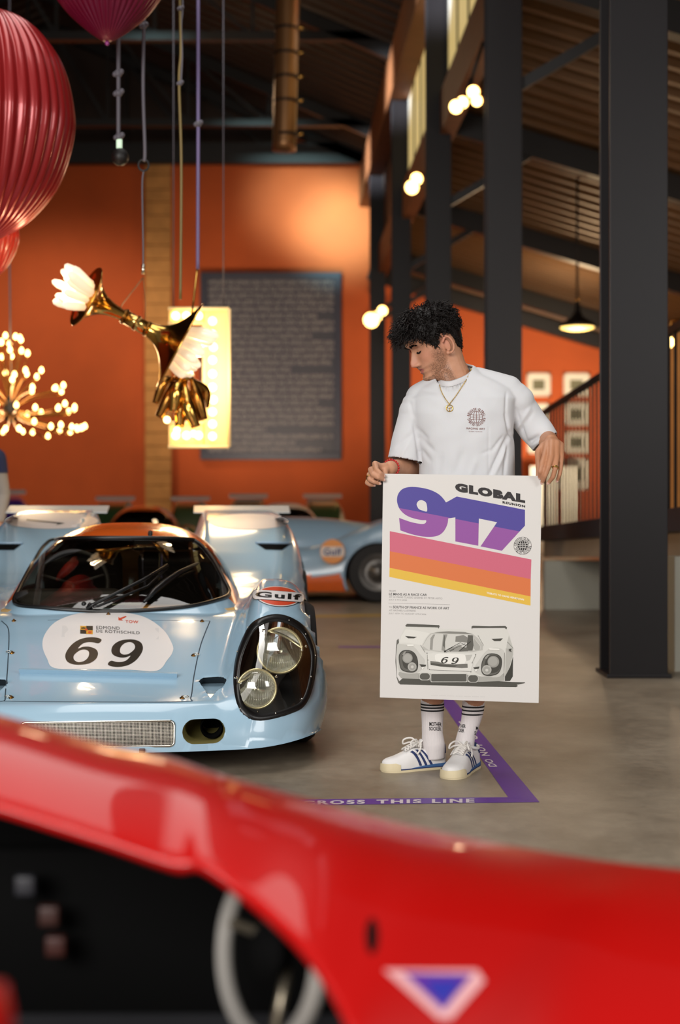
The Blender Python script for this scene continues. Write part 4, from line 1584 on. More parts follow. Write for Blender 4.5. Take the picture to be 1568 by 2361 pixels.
# arms
elR, wrR = P(948, 1080, 5.57), P(899, 1079, 5.355)
elL, wrL = P(1250, 1008, 5.62), P(1271, 1018, 5.375)
chain(bodymb, [P(970, 936, 5.475), P(957, 1000, 5.50), elR], [.044, .042, .042], 18)
chain(bodymb, [elR, elR * .65 + wrR * .35, elR * .2 + wrR * .8, wrR], [.042, .043, .031, .027], 18)
chain(bodymb, [P(1170, 914, 5.50), P(1215, 964, 5.55), elL], [.044, .042, .042], 18)
chain(bodymb, [elL, elL * .6 + wrL * .4, elL * .15 + wrL * .85, wrL], [.042, .042, .031, .028], 18)
chain(bodymb, [wrL + [-.012, 0, -.006], elL * .2 + wrL * .8 + [-.014, 0, -.008]], [.022, .027], 14)
# right hand (at the left corner of the poster)
h1 = lambda x, y, Z: P(835 + x / 15.68, 1050 + y / 15.68, Z)
mcp = [h1(470, 310, 5.305), h1(320, 520, 5.312), h1(270, 700, 5.325), h1(240, 850, 5.34)]
pal = [h1(640, 420, 5.325), h1(560, 560, 5.33), h1(520, 680, 5.335), h1(500, 800, 5.345)]
for a, b, r in zip(mcp, pal, (.0125, .0125, .012, .011)):
    chain(bodymb, [a, b, wrR * .75 + b * .25], [r, .015, .020], 14)
fingers = [
    ([mcp[0], h1(520, 520, 5.262), h1(650, 640, 5.250), h1(775, 725, 5.262)], [.0115, .0098, .0088, .0072]),
    ([mcp[1], h1(390, 690, 5.258), h1(580, 800, 5.246), h1(765, 880, 5.262)], [.0115, .0100, .0090, .0074]),
    ([mcp[2], h1(265, 870, 5.268), h1(430, 960, 5.256), h1(615, 1020, 5.266)], [.0108, .0094, .0085, .0070]),
    ([mcp[3], h1(180, 1000, 5.292), h1(290, 1065, 5.282), h1(430, 1090, 5.286)], [.0098, .0085, .0076, .0062])]
for pts, rad in fingers:
    chain(bodymb, pts, rad)
chain(bodymb, [wrR * .8 + pal[0] * .2, h1(820, 560, 5.318), h1(830, 720, 5.302), h1(880, 860, 5.296)], [.016, .013, .011, .008])
# left hand (hanging over the right corner)
h2 = lambda x, y, Z: P(1210 + x / 14.25, 990 + y / 14.25, Z)
mcpL = [h2(655, 880, 5.275), h2(870, 890, 5.262), h2(1050, 910, 5.268), h2(1200, 880, 5.285)]
wl = [h2(760, 480, 5.34), h2(900, 450, 5.328), h2(1030, 470, 5.328), h2(1150, 530, 5.338)]
for a, b, r in zip(mcpL, wl, (.0118, .0122, .0115, .0108)):
    chain(bodymb, [a, (a + b) / 2, b, wrL + (b - wrL) * .3], [r, .0135, .017, .022], 14)
fingL = [
    ([mcpL[0], h2(560, 1180, 5.248), h2(505, 1390, 5.245), h2(485, 1570, 5.262)], [.0118, .0102, .0092, .0075]),
    ([mcpL[1], h2(770, 1240, 5.240), h2(660, 1530, 5.245), h2(570, 1740, 5.263)], [.0122, .0105, .0095, .0076]),
    ([mcpL[2], h2(1000, 1290, 5.246), h2(930, 1560, 5.252), h2(790, 1750, 5.270)], [.0115, .0098, .0088, .0072]),
    ([mcpL[3], h2(1185, 1270, 5.270), h2(1140, 1510, 5.270), h2(1070, 1680, 5.282)], [.0102, .0086, .0078, .0064])]
for pts, rad in fingL:
    chain(bodymb, pts, rad)
chain(bodymb, [h2(640, 560, 5.35), h2(470, 760, 5.33), h2(450, 1000, 5.310), h2(460, 1350, 5.302), h2(430, 1560, 5.298)], [.019, .017, .0125, .0110, .0085])
# legs down into the socks
chain(bodymb, [P(1040, 1235, 5.49), P(1010, 1480, 5.50), P(1000, 1545, 5.53), P(997, 1640, 5.545), P(999, 1715, 5.545)], [.085, .056, .058, .038, .030], 20)
chain(bodymb, [P(1112, 1235, 5.49), P(1105, 1480, 5.47), P(1101, 1545, 5.51), P(1090, 1640, 5.53), P(1073, 1715, 5.53)], [.085, .056, .056, .036, .029], 20)
V, Fc = bodymb.arr()
BV, BF = fuse(V, Fc, .0031, 5, .5)


def skin():
    m = bpy.data.materials.new('skin')
    m.use_nodes = True
    nt = m.node_tree
    b = nt.nodes['Principled BSDF']
    b.inputs['Roughness'].default_value = .48
    b.inputs['Subsurface Weight'].default_value = .06
    b.inputs['Subsurface Radius'].default_value = (.01, .004, .002)
    b.inputs['Specular IOR Level'].default_value = .35

    def attr(n):
        a = nt.nodes.new('ShaderNodeAttribute')
        a.attribute_name = n
        return a.outputs['Fac']

    def mix(fac, a, c):
        x = nt.nodes.new('ShaderNodeMixRGB')
        nt.links.new(fac, x.inputs[0])
        if isinstance(a, tuple):
            x.inputs[1].default_value = (*a, 1)
        else:
            nt.links.new(a, x.inputs[1])
        x.inputs[2].default_value = (*c, 1)
        return x.outputs[0]
    tc = nt.nodes.new('ShaderNodeTexCoord')
    n1 = nt.nodes.new('ShaderNodeTexNoise')
    n1.inputs['Scale'].default_value = 55
    n1.inputs['Detail'].default_value = 4
    nt.links.new(tc.outputs['Object'], n1.inputs[0])
    n2 = nt.nodes.new('ShaderNodeTexNoise')
    n2.inputs['Scale'].default_value = 260
    n2.inputs['Detail'].default_value = 3
    nt.links.new(tc.outputs['Object'], n2.inputs[0])
    col = mix(n1.outputs['Fac'], srgb(202, 152, 122), srgb(186, 132, 102))
    col = mix(attr('tan'), col, srgb(178, 122, 86))
    col = mix(attr('flush'), col, srgb(204, 128, 108))
    col = mix(attr('lip'), col, srgb(178, 106, 96))
    mp = nt.nodes.new('ShaderNodeMapRange')
    mp.inputs[1].default_value = .38
    mp.inputs[2].default_value = .58
    mp.inputs[3].default_value = .25
    mp.inputs[4].default_value = 1.0
    nt.links.new(n2.outputs['Fac'], mp.inputs[0])
    ml = nt.nodes.new('ShaderNodeMath')
    ml.operation = 'MULTIPLY'
    nt.links.new(attr('beard'), ml.inputs[0])
    nt.links.new(mp.outputs[0], ml.inputs[1])
    col = mix(ml.outputs[0], col, srgb(58, 38, 28))
    nt.links.new(col, b.inputs['Base Color'])
    bp = nt.nodes.new('ShaderNodeBump')
    bp.inputs['Strength'].default_value = .12
    bp.inputs['Distance'].default_value = .002
    nt.links.new(n2.outputs['Fac'], bp.inputs['Height'])
    nt.links.new(bp.outputs[0], b.inputs['Normal'])
    return m


M_skin = skin()
body_o = mk('body', BV, BF, M_skin, man)
L = (BV - HO) / HS
hl = np.stack([L @ HX, L @ HY, L @ HZ], 1)
x, y, z = hl.T
near = np.linalg.norm(hl, axis=1) < .17
face = near & (y > .0)
g = lambda c, s: np.exp(-((hl - np.array(c)) / np.array(s)) ** 2).prod(1) if False else np.exp(-(((hl - np.array(c)) / np.array(s)) ** 2).sum(1))
ax_ = np.abs(x)
jaw = sstep(-.040, -.068, z) * sstep(-.02, .012, y + .25 * (z + .05)) * sstep(.026, .040, ax_) * sstep(.078, .056, y)
side = sstep(.0, -.03, z) * sstep(.040, .052, ax_) * sstep(-.004, .010, y) * sstep(.060, .030, y)
chinb = sstep(.030, .020, ax_) * sstep(-.096, -.104, z) * (y > .040)
soul = sstep(.010, .006, ax_) * sstep(-.074, -.080, z) * sstep(-.095, -.088, z) * (y > .06)
stache = sstep(.027, .020, ax_) * sstep(-.0555, -.0515, z) * sstep(-.043, -.047, z) * (y > .072) * .75
beard = np.clip(np.maximum.reduce([.62 * jaw * (y < .088), .62 * side, .95 * chinb, soul * .7, stache]), 0, 1) * near
under = near & (z < -.095) & (y > .02)
beard = np.where(under, np.maximum(beard, .6), beard)
lipm = near * (y > .075) * sstep(.026, .018, ax_ + np.abs(z + .064) * .6) * sstep(-.0545, -.0565, z) * sstep(-.0765, -.0735, z)
fl = near * np.clip(.5 * g((0, .11, -.035), (.02, .03, .02)) + .35 * g((.05, .07, -.02), (.03, .04, .03)) + .6 * g((.085, -.01, 0), (.02, .03, .04)), 0, 1)
hand = np.exp(-np.minimum(np.linalg.norm(BV - h2(900, 900, 5.28), axis=1), np.linalg.norm(BV - wrL, axis=1)) ** 2 / .10 ** 2)
for nm, arr in (('beard', beard), ('lip', lipm), ('flush', fl), ('tan', np.clip(hand, 0, 1) * .8)):
    at = body_o.data.attributes.new(nm, 'FLOAT', 'POINT')
    at.data.foreach_set('value', np.ascontiguousarray(arr, dtype=np.float32))

# ---- brows, lashes, nails
M_hair = mat('dark_hair', (17, 11, 9), .5, spec=.28)
M_nail = mat('nail', (222, 182, 168), .3)
bvh_body = BVHTree.FromPolygons([Vector(v) for v in BV], BF)


def headproj(x, z, off=.001):
    """point on the face at lateral x, height z"""
    o = HO + HS * (x * HX + .20 * HY + z * HZ)
    h = bvh_body.ray_cast(Vector(o), Vector(-HY))
    return np.array(h[0]) + HY * off if h[0] is not None else o - HY * .1


def fuzz(name, pts, thick, n, ln, dirv):
    mb = MB()
    r3 = random.Random(5)
    for _ in range(n):
        t = r3.random()
        i = t * (len(pts) - 1)
        k = min(int(i), len(pts) - 2)
        x, z = np.array(pts[k]) * (1 - i + k) + np.array(pts[k + 1]) * (i - k)
        p = headproj(x, z + r3.uniform(-thick, thick), .0008)
        d = dirv(x) + np.array([r3.uniform(-.3, .3) for _ in range(3)])
        d /= np.linalg.norm(d)
        mb.add(*tube([p, p + d * ln * .6, p + d * ln], [.0007, .0006, .0002], 4, caps=False))
    return mkb(name, mb, M_hair, man)


for sx in (1, -1):
    fuzz('eyebrow', [(sx * .010, .0255), (sx * .022, .0295), (sx * .036, .0300), (sx * .047, .0250)], .0032, 170, .009, lambda x: HX * sx * .9 + HZ * .15 + HY * .2)
    fuzz('eyelash', [(sx * .019, .0035), (sx * .026, .0005), (sx * .034, .0), (sx * .043, .003)], .0008, 60, .007, lambda x: HY * .8 - HZ * .7 + HX * sx * .25)

for name, fs in (('r', fingers), ('l', fingL)):
    for pts, rad in fs:
        tip, prev = pts[-1], pts[-2]
        d = (tip - prev) / np.linalg.norm(tip - prev)
        v = np.array([0, -1.0, 0.15])
        nrm = v - d * np.dot(v, d)
        nrm /= np.linalg.norm(nrm)
        sd = np.cross(d, nrm)
        r = rad[-1]
        V, Fc = sphere((0, 0, 0), 1, 12)
        V = tip + d * r * .15 + nrm * r * .62 + V[:, :1] * sd * r * .72 + V[:, 1:2] * d * r * .95 + V[:, 2:] * nrm * r * .34
        mk('fingernail', V, Fc, M_nail, man)

# ---- hair: cap and curls
def hairline(phi):
    a = np.degrees(np.abs(((phi + math.pi) % (2 * math.pi)) - math.pi))
    return np.interp(a, [0, 25, 45, 62, 75, 86, 100, 118, 135, 155, 180], [.070, .068, .058, .048, .012, -.012, .030, .020, -.040, -.058, -.062])


cap = MB()
nzc = 40
Pc = np.arange(96) * 2 * math.pi / 96
Vc = []
for k in range(nzc):
    t = k / (nzc - 1)
    zc_ = hairline(Pc) * (1 - t) + .1305 * t
    q = head_pt(Pc, zc_)
    ctr = np.array([0, -.01, .03])
    n = (q - ctr) / np.linalg.norm(q - ctr, axis=1, keepdims=True)
    lift = .003 + .009 * min(1, t * 4)
    Vc.append(hw(q + n * lift))
cap.add(np.concatenate(Vc), grid_faces(96, nzc, True))
r4 = random.Random(21)
curls = 0
while curls < 1500:
    phi = r4.uniform(-math.pi, math.pi)
    hz = r4.uniform(-.06, .131)
    if hz < float(hairline(np.array(phi))) + .002:
        continue
    w = float(cerp(np.array(hz), ZL, HWD))
    if r4.random() > max(.10, w / .078):
        continue
    q = head_pt(np.array([phi]), np.array([hz]))[0]
    ctr = np.array([0, -.01, .02])
    n = (q - ctr) / np.linalg.norm(q - ctr)
    frontness = max(0, math.cos(phi)) ** 1.5
    top = sstep(.045, .10, hz)
    back = abs(phi) > 1.75
    # length: long curls on top and in the fringe, short at sides and nape
    ln = .016 + .020 * float(top) + .030 * frontness * float(sstep(.05, .09, hz)) + r4.uniform(0, .014)
    if hz < .03:
        ln *= .42
    dirn = n * (.85 + .3 * float(top)) + np.array([0, .75 * frontness, -.55 + .15 * float(top)]) + np.array([r4.uniform(-.55, .55) for _ in range(3)])
    dirn /= np.linalg.norm(dirn)
    a = np.cross(dirn, [r4.uniform(-1, 1), r4.uniform(-1, 1), r4.uniform(-1, 1)])
    a /= np.linalg.norm(a)
    b = np.cross(dirn, a)
    turns = r4.uniform(.8, 1.9)
    rad = r4.uniform(.004, .0085) * (1 if hz > .03 else .45)
    ph0 = r4.uniform(0, 6.28)
    m = 11
    pts = []
    for k in range(m):
        t = k / (m - 1)
        an = ph0 + t * turns * 2 * math.pi
        pts.append(q + dirn * ln * t + rad * min(1, t * 2.5) * (a * math.cos(an) + b * math.sin(an)) + np.array([0, 0, -.010 * t * t * (1 + frontness)]))
    th = r4.uniform(.0013, .0030)
    cap.add(*tube(hw(np.array(pts)), np.interp(np.linspace(0, 1, m), [0, .5, 1], [th * .9, th, th * .25]), 5, caps=False))
    curls += 1
mkb('hair', cap, M_hair, man)

# ---- t-shirt
ts = MB()
secs = [(1240, 966, 1190, .128), (1150, 968, 1188, .128), (1070, 966, 1187, .130), (1010, 958, 1184, .130), (955, 946, 1184, .124), (920, 944, 1190, .108), (897, 956, 1180, .094),
        (880, 985, 1150, .085), (866, 1012, 1118, .078), (850, 1026, 1098, .070)]
ts.add(*loft([(P((l + r) / 2, yy, 5.475 + (.0 if yy > 900 else .01)), (r - l) / 2 * 5.475 / F, d) for yy, l, r, d in secs], 56, .82))
chain(ts, [P(970, 922, 5.475), P(955, 950, 5.475)], [.052, .06], 24)
s1 = [P(964, 925, 5.475), P(948, 985, 5.475), P(934, 1062, 5.47)]
ts.add(*tube(spline(s1, 12), np.interp(np.linspace(0, 1, 12), [0, .45, 1], [.058, .060, .068]), 28))
chain(ts, [P(1170, 902, 5.495), P(1196, 925, 5.50)], [.058, .062], 24)
s2_ = [P(1178, 905, 5.495), P(1214, 962, 5.52), P(1258, 1020, 5.50)]
ts.add(*tube(spline(s2_, 12), np.interp(np.linspace(0, 1, 12), [0, .45, 1], [.060, .066, .060]), 28))
chain(ts, [P(1010, 892, 5.475), P(965, 915, 5.475)], [.052, .05], 20)
chain(ts, [P(1100, 882, 5.485), P(1172, 898, 5.495)], [.060, .055], 20)
V, Fc = ts.arr()
TV, TF = fuse(V, Fc, .0046, 7, .5)
TN = normals(TV, TF)


def topx(V):
    return np.stack([CX + V[:, 0] / V[:, 1] * F, CY - (V[:, 2] - CAMH) / V[:, 1] * F], 1)


px = topx(TV)
fr_ = np.clip(-TN[:, 1] * 1.6, 0, 1)
folds = [((1129, 1096), (1171, 1005), 5, -.010), ((1140, 1094), (1175, 1012), 5, .006), ((1162, 1096), (1171, 1014), 4, -.008), ((1134, 1040), (1160, 1006), 4, -.006), ((1110, 1046), (1136, 1036), 4, -.003),
         ((1127, 985), (1127, 1096), 2.5, -.0022), ((1168, 905), (1166, 955), 3.2, -.005), ((1166, 955), (1172, 990), 3.5, -.010), ((1172, 990), (1186, 1012), 4, -.012), ((1182, 1005), (1222, 941), 4, .006),
         ((1190, 1008), (1230, 950), 4, -.004), ((1216, 1023), (1243, 1005), 5, -.012), ((1222, 1030), (1250, 1014), 4, .005), ((1186, 930), (1200, 975), 4, -.005), ((1204, 985), (1216, 1022), 3.5, -.006),
         ((953, 972), (961, 1010), 4.5, -.011), ((961, 1010), (970, 1075), 4.5, -.011), ((958, 985), (985, 1012), 5, -.006), ((966, 1005), (1000, 1040), 6, -.005), ((970, 1035), (992, 1062), 5, -.005),
         ((945, 925), (952, 960), 4, -.004), ((915, 1030), (950, 1000), 5, -.004), ((925, 1050), (945, 1020), 4, .003), ((1050, 1096), (1068, 1040), 9, -.005), ((1010, 1096), (1016, 1050), 8, -.004),
         ((1085, 1096), (1098, 1060), 7, .004), ((975, 900), (1005, 905), 5, -.003), ((1110, 870), (1160, 893), 6, .003), ((990, 930), (1030, 960), 12, -.003), ((1100, 910), (1140, 935), 14, -.003)]
disp = np.zeros(len(TV))
for p0, p1, w, am in folds:
    p0, p1 = np.array(p0, float), np.array(p1, float)
    d = p1 - p0
    t = ((px - p0) @ d) / (d @ d)
    tc_ = np.clip(t, 0, 1)
    dist = np.linalg.norm(px - (p0 + tc_[:, None] * d), axis=1)
    disp += am * np.exp(-(dist / w) ** 2) * fr_ * (1 - .6 * np.abs(2 * tc_ - 1) ** 3)
# soft random cloth waviness
q = TV * 1.0
disp += .0016 * np.sin(q[:, 0] * 55 + 3 * np.sin(q[:, 2] * 17)) * np.sin(q[:, 2] * 21 + 2 * q[:, 0] * 9) * sstep(1.62, 1.35, q[:, 2])
TV = TV + TN * disp[:, None]
# openings: hem, cuffs, neck
cen = np.array([TV[list(f)].mean(0) for f in TF])
fn = np.array([np.cross(TV[f[1]] - TV[f[0]], TV[f[2]] - TV[f[0]]) for f in TF])
fn /= np.linalg.norm(fn, axis=1, keepdims=True) + 1e-15
d1 = s1[2] - s1[1]
d1 /= np.linalg.norm(d1)
d2 = s2_[2] - s2_[1]
d2 /= np.linalg.norm(d2)
nfr, nrt, nbk, nlf = P(1042, 888, 5.375), P(1098, 851, 5.49), P(1062, 842, 5.565), P(1010, 884, 5.46)
nc = (nfr + nrt + nbk + nlf) / 4
nn_ = np.cross(nrt - nlf, nbk - nfr)
nn_ /= np.linalg.norm(nn_)
loop = spline([nfr, nfr * .45 + nrt * .55 + [.014, -.022, -.008], nrt, nrt * .5 + nbk * .5 + [.016, .016, .002], nbk, nbk * .5 + nlf * .5 + [-.014, .016, 0], nlf, nlf * .5 + nfr * .5 + [-.016, -.016, -.004]], 72, True)
u_ = nrt - nlf
u_ /= np.linalg.norm(u_)
v_ = np.cross(nn_, u_)
l2 = np.stack([(loop - nc) @ u_, (loop - nc) @ v_], 1)
c2 = np.stack([(cen - nc) @ u_, (cen - nc) @ v_], 1)
kill = ((cen - s1[2]) @ d1 > -.004) & (fn @ d1 > .45) & (np.linalg.norm(cen - s1[2], axis=1) < .10)
kill |= ((cen - s2_[2]) @ d2 > -.004) & (fn @ d2 > .45) & (np.linalg.norm(cen - s2_[2], axis=1) < .10)
kill |= (fn[:, 2] < -.6) & (cen[:, 2] < .93)
kill |= inside(l2, c2) & ((cen - nc) @ nn_ > -.06)
TF = [f for f, k in zip(TF, kill) if not k]
ed = {}
for f in TF:
    for a, b in zip(f, f[1:] + f[:1]):
        ed[(min(a, b), max(a, b))] = ed.get((min(a, b), max(a, b)), 0) + 1
bd = np.array(sorted({i for e, n in ed.items() if n == 1 for i in e}), int)
nb = bd[np.linalg.norm(TV[bd] - nc, axis=1) < .14]
for i in nb:
    k = np.argmin(np.linalg.norm(loop - TV[i], axis=1))
    TV[i] = loop[k]


def cloth():
    m = mat('white_cotton', (214, 213, 215), .85, bump=.05, scale=400)
    b = m.node_tree.nodes['Principled BSDF']
    b.inputs['Sheen Weight'].default_value = .15
    b.inputs['Subsurface Weight'].default_value = .05
    return m


M_cotton = cloth()
shirt = mk('t_shirt', TV, TF, M_cotton, man)
so = shirt.modifiers.new('thickness', 'SOLIDIFY')
so.thickness = .0018
so.offset = -1
# ribbed collar
tang = np.roll(loop, -1, 0) - np.roll(loop, 1, 0)
cl_in = nc + (loop - nc) * .86 + nn_ * .012
mb = MB()
n = len(loop)
rows = [loop * 1.0 - nn_ * .003 + (loop - nc) * .035, loop + nn_ * .004 + (loop - nc) * .02, (loop * .45 + cl_in * .55) + nn_ * .006, cl_in + nn_ * .002, cl_in - nn_ * .004]
mb.add(np.concatenate(rows), grid_faces(n, len(rows), True))
mkb('collar', mb, M_cotton, man)
# stitched cuff lines
bvh_shirt = BVHTree.FromPolygons([Vector(v) for v in TV], TF)


def cast(bvh, pts, off):
    out = []
    for x, y in pts:
        d = Vector(((x - CX) / F, 1, (CY - y) / F)).normalized()
        h = bvh.ray_cast(Vector((0, 0, CAMH)), d)
        p = np.array(h[0]) if h[0] is not None else np.array(d) * 5.4 / d[1] + [0, 0, CAMH]
        out.append(p - np.array(d) * off)
    return np.array(out)


def print_px(name, V2, F2, m, parent, bvh, off=.0022, maxlen=None):
    if maxlen:
        V2, F2 = subdivide2d(V2, F2, maxlen)
    return mk(name, cast(bvh, V2, off), F2, m, parent, smooth=False)


def ring_band(cx, cy, r0, r1, n=48, sx=1.0):
    a = np.arange(n) * 2 * math.pi / n
    V = np.concatenate([np.stack([cx + r * np.cos(a) * sx, cy + r * np.sin(a)], 1) for r in (r0, r1)])
    return V, [(i, (i + 1) % n, n + (i + 1) % n, n + i) for i in range(n)]


def strip2d(path, w):
    path = np.asarray(path, float)
    t = np.gradient(path, axis=0)
    t /= np.linalg.norm(t, axis=1, keepdims=True) + 1e-9
    nrm = np.stack([-t[:, 1], t[:, 0]], 1)
    V = np.concatenate([path + nrm * w / 2, path - nrm * w / 2])
    m = len(path)
    return V, [(i, i + 1, m + i + 1, m + i) for i in range(m - 1)]


def emblem2d(cx, cy, R, inner, lw, word='GLOBAL' + chr(183) + 'REUNION' + chr(183), rot=0.0):
    """globe of lines with a ring of letters: list of flat pieces in picture pixels"""
    pcs = [ring_band(cx, cy, inner - lw / 2, inner + lw / 2)]
    for k in (0.0, .5):
        for sg in ((1, -1) if k else (1,)):
            t = np.linspace(-math.pi / 2, math.pi / 2, 20)
            pcs.append(strip2d(np.stack([cx + sg * k * inner * np.cos(t), cy + inner * np.sin(t)], 1), lw))
    for h, bow in ((0, 0), (-.45, .12), (.45, -.12)):
        xx = math.sqrt(1 - h * h)
        t = np.linspace(-1, 1, 16)
        pcs.append(strip2d(np.stack([cx + t * xx * inner, cy + inner * (h + bow * (1 - t * t))], 1), lw))
    txt = word * 2
    n = len(txt)
    hgt = R - inner - lw * 2.2
    for k, ch in enumerate(txt):
        if ch == ' ':
            continue
        a0 = rot - math.pi * .93 + 2 * math.pi * k / n
        V, Fc, asp = text2d(ch, .02)
        wdt = 2 * math.pi * (R + inner) / 2 / n * .72
        hh = hgt if ch != chr(183) else hgt * .3
        ww = wdt if ch not in ('I', chr(183)) else wdt * .4
        lx = (V[:, 0] - .5) * ww
        ly = inner + lw * 1.6 + (hgt - hh) / 2 + V[:, 1] * hh
        an = a0 + lx / ((R + inner) / 2)
        pcs.append((np.stack([cx + ly * np.sin(an), cy - ly * np.cos(an)], 1), Fc))
    return pcs


M_rust = mat('rust_print', (120, 68, 58), .7)
pc = emblem2d(1098.5, 961.5, 22.0, 14.2, .8, rot=.1)
mbp = MB()
for V2, F2 in pc:
    mbp.add(cast(bvh_shirt, V2, .0022), F2)
em_ = mkb('chest_emblem', mbp, M_rust, shirt, smooth=False)
print_px('chest_lettering', *text_px('RACING ART', (1076, 989.5), (42, 1.5), (0, -4.2), .012, 1.2), M_rust, shirt, bvh_shirt)
print_px('chest_lettering', *text_px('GLOBAL REUNION', (1081, 995.6), (31, .8), (0, -2.2), 0, 1.3), M_rust, shirt, bvh_shirt)

# ---- necklace with round pendant
M_gold = mat('gold', (222, 184, 96), .22, 1.0)
cp_ = spline([(1012, 880), (1016, 898), (1024, 915), (1036, 932)], 40)
cp2 = spline([(1036, 932), (1050, 914), (1064, 893), (1076, 874), (1083, 858), (1087, 850)], 40)
chain_pts = np.concatenate([cast(bvh_shirt, cp_, .004), cast(bvh_shirt, cp2, .004)])
bz = BVHTree.FromPolygons([Vector(v) for v in np.concatenate([TV, BV])], TF + [tuple(i + len(TV) for i in f) for f in BF])
chain_pts = np.concatenate([cast(bz, cp_, .0045), cast(bz, cp2[1:], .0045)])
neck_o = mk('necklace', *tube(chain_pts, .0013, 5), M_gold, man)
links = MB()
for k in range(0, len(chain_pts), 2):
    links.add(*sphere(chain_pts[k], .0021, 6))
mkb('chain_link', links, M_gold, neck_o, kind='stuff')
pcn = cast(bvh_shirt, [(1036.5, 941)], .006)[0]
a = np.arange(28) * 2 * math.pi / 28
pd = MB()
pd.add(*tube(pcn + np.stack([.0125 * np.cos(a), 0 * a, .0125 * np.sin(a)], 1), .0017, 6, True))
pd.add(*tube(pcn + np.array([[-.011, 0, .004], [0, -.001, .0], [.011, 0, .004]]), .0012, 6))
pd.add(*tube(pcn + np.array([[0, 0, .002], [0, 0, -.012]]), .0013, 6))
pd.add(*sphere(pcn, .0026, 8))
mkb('pendant', pd, M_gold, neck_o)

# ---- bracelet and rings
wd = (elR - wrR) / np.linalg.norm(elR - wrR)
bc = wrR + wd * .012
ua = np.cross(wd, [0, 0, 1.0])
ua /= np.linalg.norm(ua)
ub = np.cross(wd, ua)
a = np.arange(22) * 2 * math.pi / 22
br = MB()
for x in a:
    c = bc + (ua * math.cos(x) + ub * math.sin(x)) * .0315
    br.add(*sphere(c, .0042, 8))
mkb('bracelet', br, mat('red_beads', (190, 26, 30), .3), man)


def ring_on(p0, p1, t, r, m, stone=True):
    c = p0 * (1 - t) + p1 * t
    d = (p1 - p0) / np.linalg.norm(p1 - p0)
    u = np.cross(d, [0, -1.0, 0])
    u /= np.linalg.norm(u)
    w = np.cross(u, d)
    a = np.arange(28) * 2 * math.pi / 28
    mb = MB()
    mb.add(*tube(c + (np.cos(a)[:, None] * u + np.sin(a)[:, None] * w) * r, .0021, 8, True))
    if stone:
        V, Fc = box((0, 0, 0), (1, 1, 1), bev=.2)
        k = -np.sign(w[1]) if abs(w[1]) > .1 else 1
        mb.add(c + w * k * r * 1.05 + V[:, :1] * u * .009 + V[:, 1:2] * d * .008 + V[:, 2:] * w * .003, Fc)
    mkb('ring', mb, m, man)


ring_on(fingL[2][0][0], fingL[2][0][1], .92, .0112, M_gold)
ring_on(fingers[2][0][0], fingers[2][0][1], .7, .0112, mat('dark_ring', (150, 120, 70), .25, 1.0), False)

# ---- shorts (behind the poster)
sh = MB()
sh.add(*loft([(P(1078, 1215, 5.48), .165, .115), (P(1078, 1290, 5.48), .175, .125), (P(1078, 1330, 5.48), .165, .12)], 32))
chain(sh, [P(1034, 1260, 5.49), P(1014, 1440, 5.50)], [.10, .086], 24)
chain(sh, [P(1116, 1260, 5.49), P(1110, 1440, 5.48)], [.10, .086], 24)
mk('shorts', *fuse(*sh.arr(), .010, 4), mat('navy_cotton', (40, 44, 60), .85), man)

# ---- socks
M_sock = mat('white_knit', (226, 220, 220), .9)
nt = M_sock.node_tree
wv = nt.nodes.new('ShaderNodeTexWave')
wv.inputs['Scale'].default_value = 75
wv.bands_direction = 'X'
tc = nt.nodes.new('ShaderNodeTexCoord')
nt.links.new(tc.outputs['Object'], wv.inputs[0])
bp = nt.nodes.new('ShaderNodeBump')
bp.inputs['Strength'].default_value = .35
bp.inputs['Distance'].default_value = .002
nt.links.new(wv.outputs['Fac'], bp.inputs['Height'])
nt.links.new(bp.outputs[0], nt.nodes['Principled BSDF'].inputs['Normal'])
M_sockb = mat('black_knit', (22, 20, 22), .9)


def sock(path, rad, stripes, words):
    path = np.array(path)
    pp = spline(path, 60)
    rr = np.interp(np.linspace(0, 1, 60), np.linspace(0, 1, len(rad)), rad)
    rr[0] *= .97
    o = mk('sock', *tube(pp, rr, 32, caps=True), M_sock, man)
    zs = pp[:, 2]
    for y0 in stripes:
        zt_ = CAMH + (CY - y0) * path[0][1] / F
        k = int(np.argmin(np.abs(zs - zt_)))
        seg_ = np.array([pp[k] + [0, 0, .0029], pp[k], pp[k] - [0, 0, .0029]])
        mk('sock_stripe', *tube(seg_, rr[k] + .0011, 32, caps=False), M_sockb, o)
    V, Fc = tube(pp, rr, 32)
    bv = BVHTree.FromPolygons([Vector(v) for v in V], Fc)
    for s, O, ex, ey in words:
        V2, F2 = text_px(s, O, ex, ey, .02)
        V2, F2 = subdivide2d(V2, F2, 3)
        ok = []
        for x_, y_ in V2:
            d = Vector(((x_ - CX) / F, 1, (CY - y_) / F)).normalized()
            ok.append(bv.ray_cast(Vector((0, 0, CAMH)), d)[0] is not None)
        F2 = [f for f in F2 if all(ok[i] for i in f)]
        if F2:
            mk('sock_lettering', cast(bv, V2, .0012), F2, M_sockb, o, smooth=False)
    return o


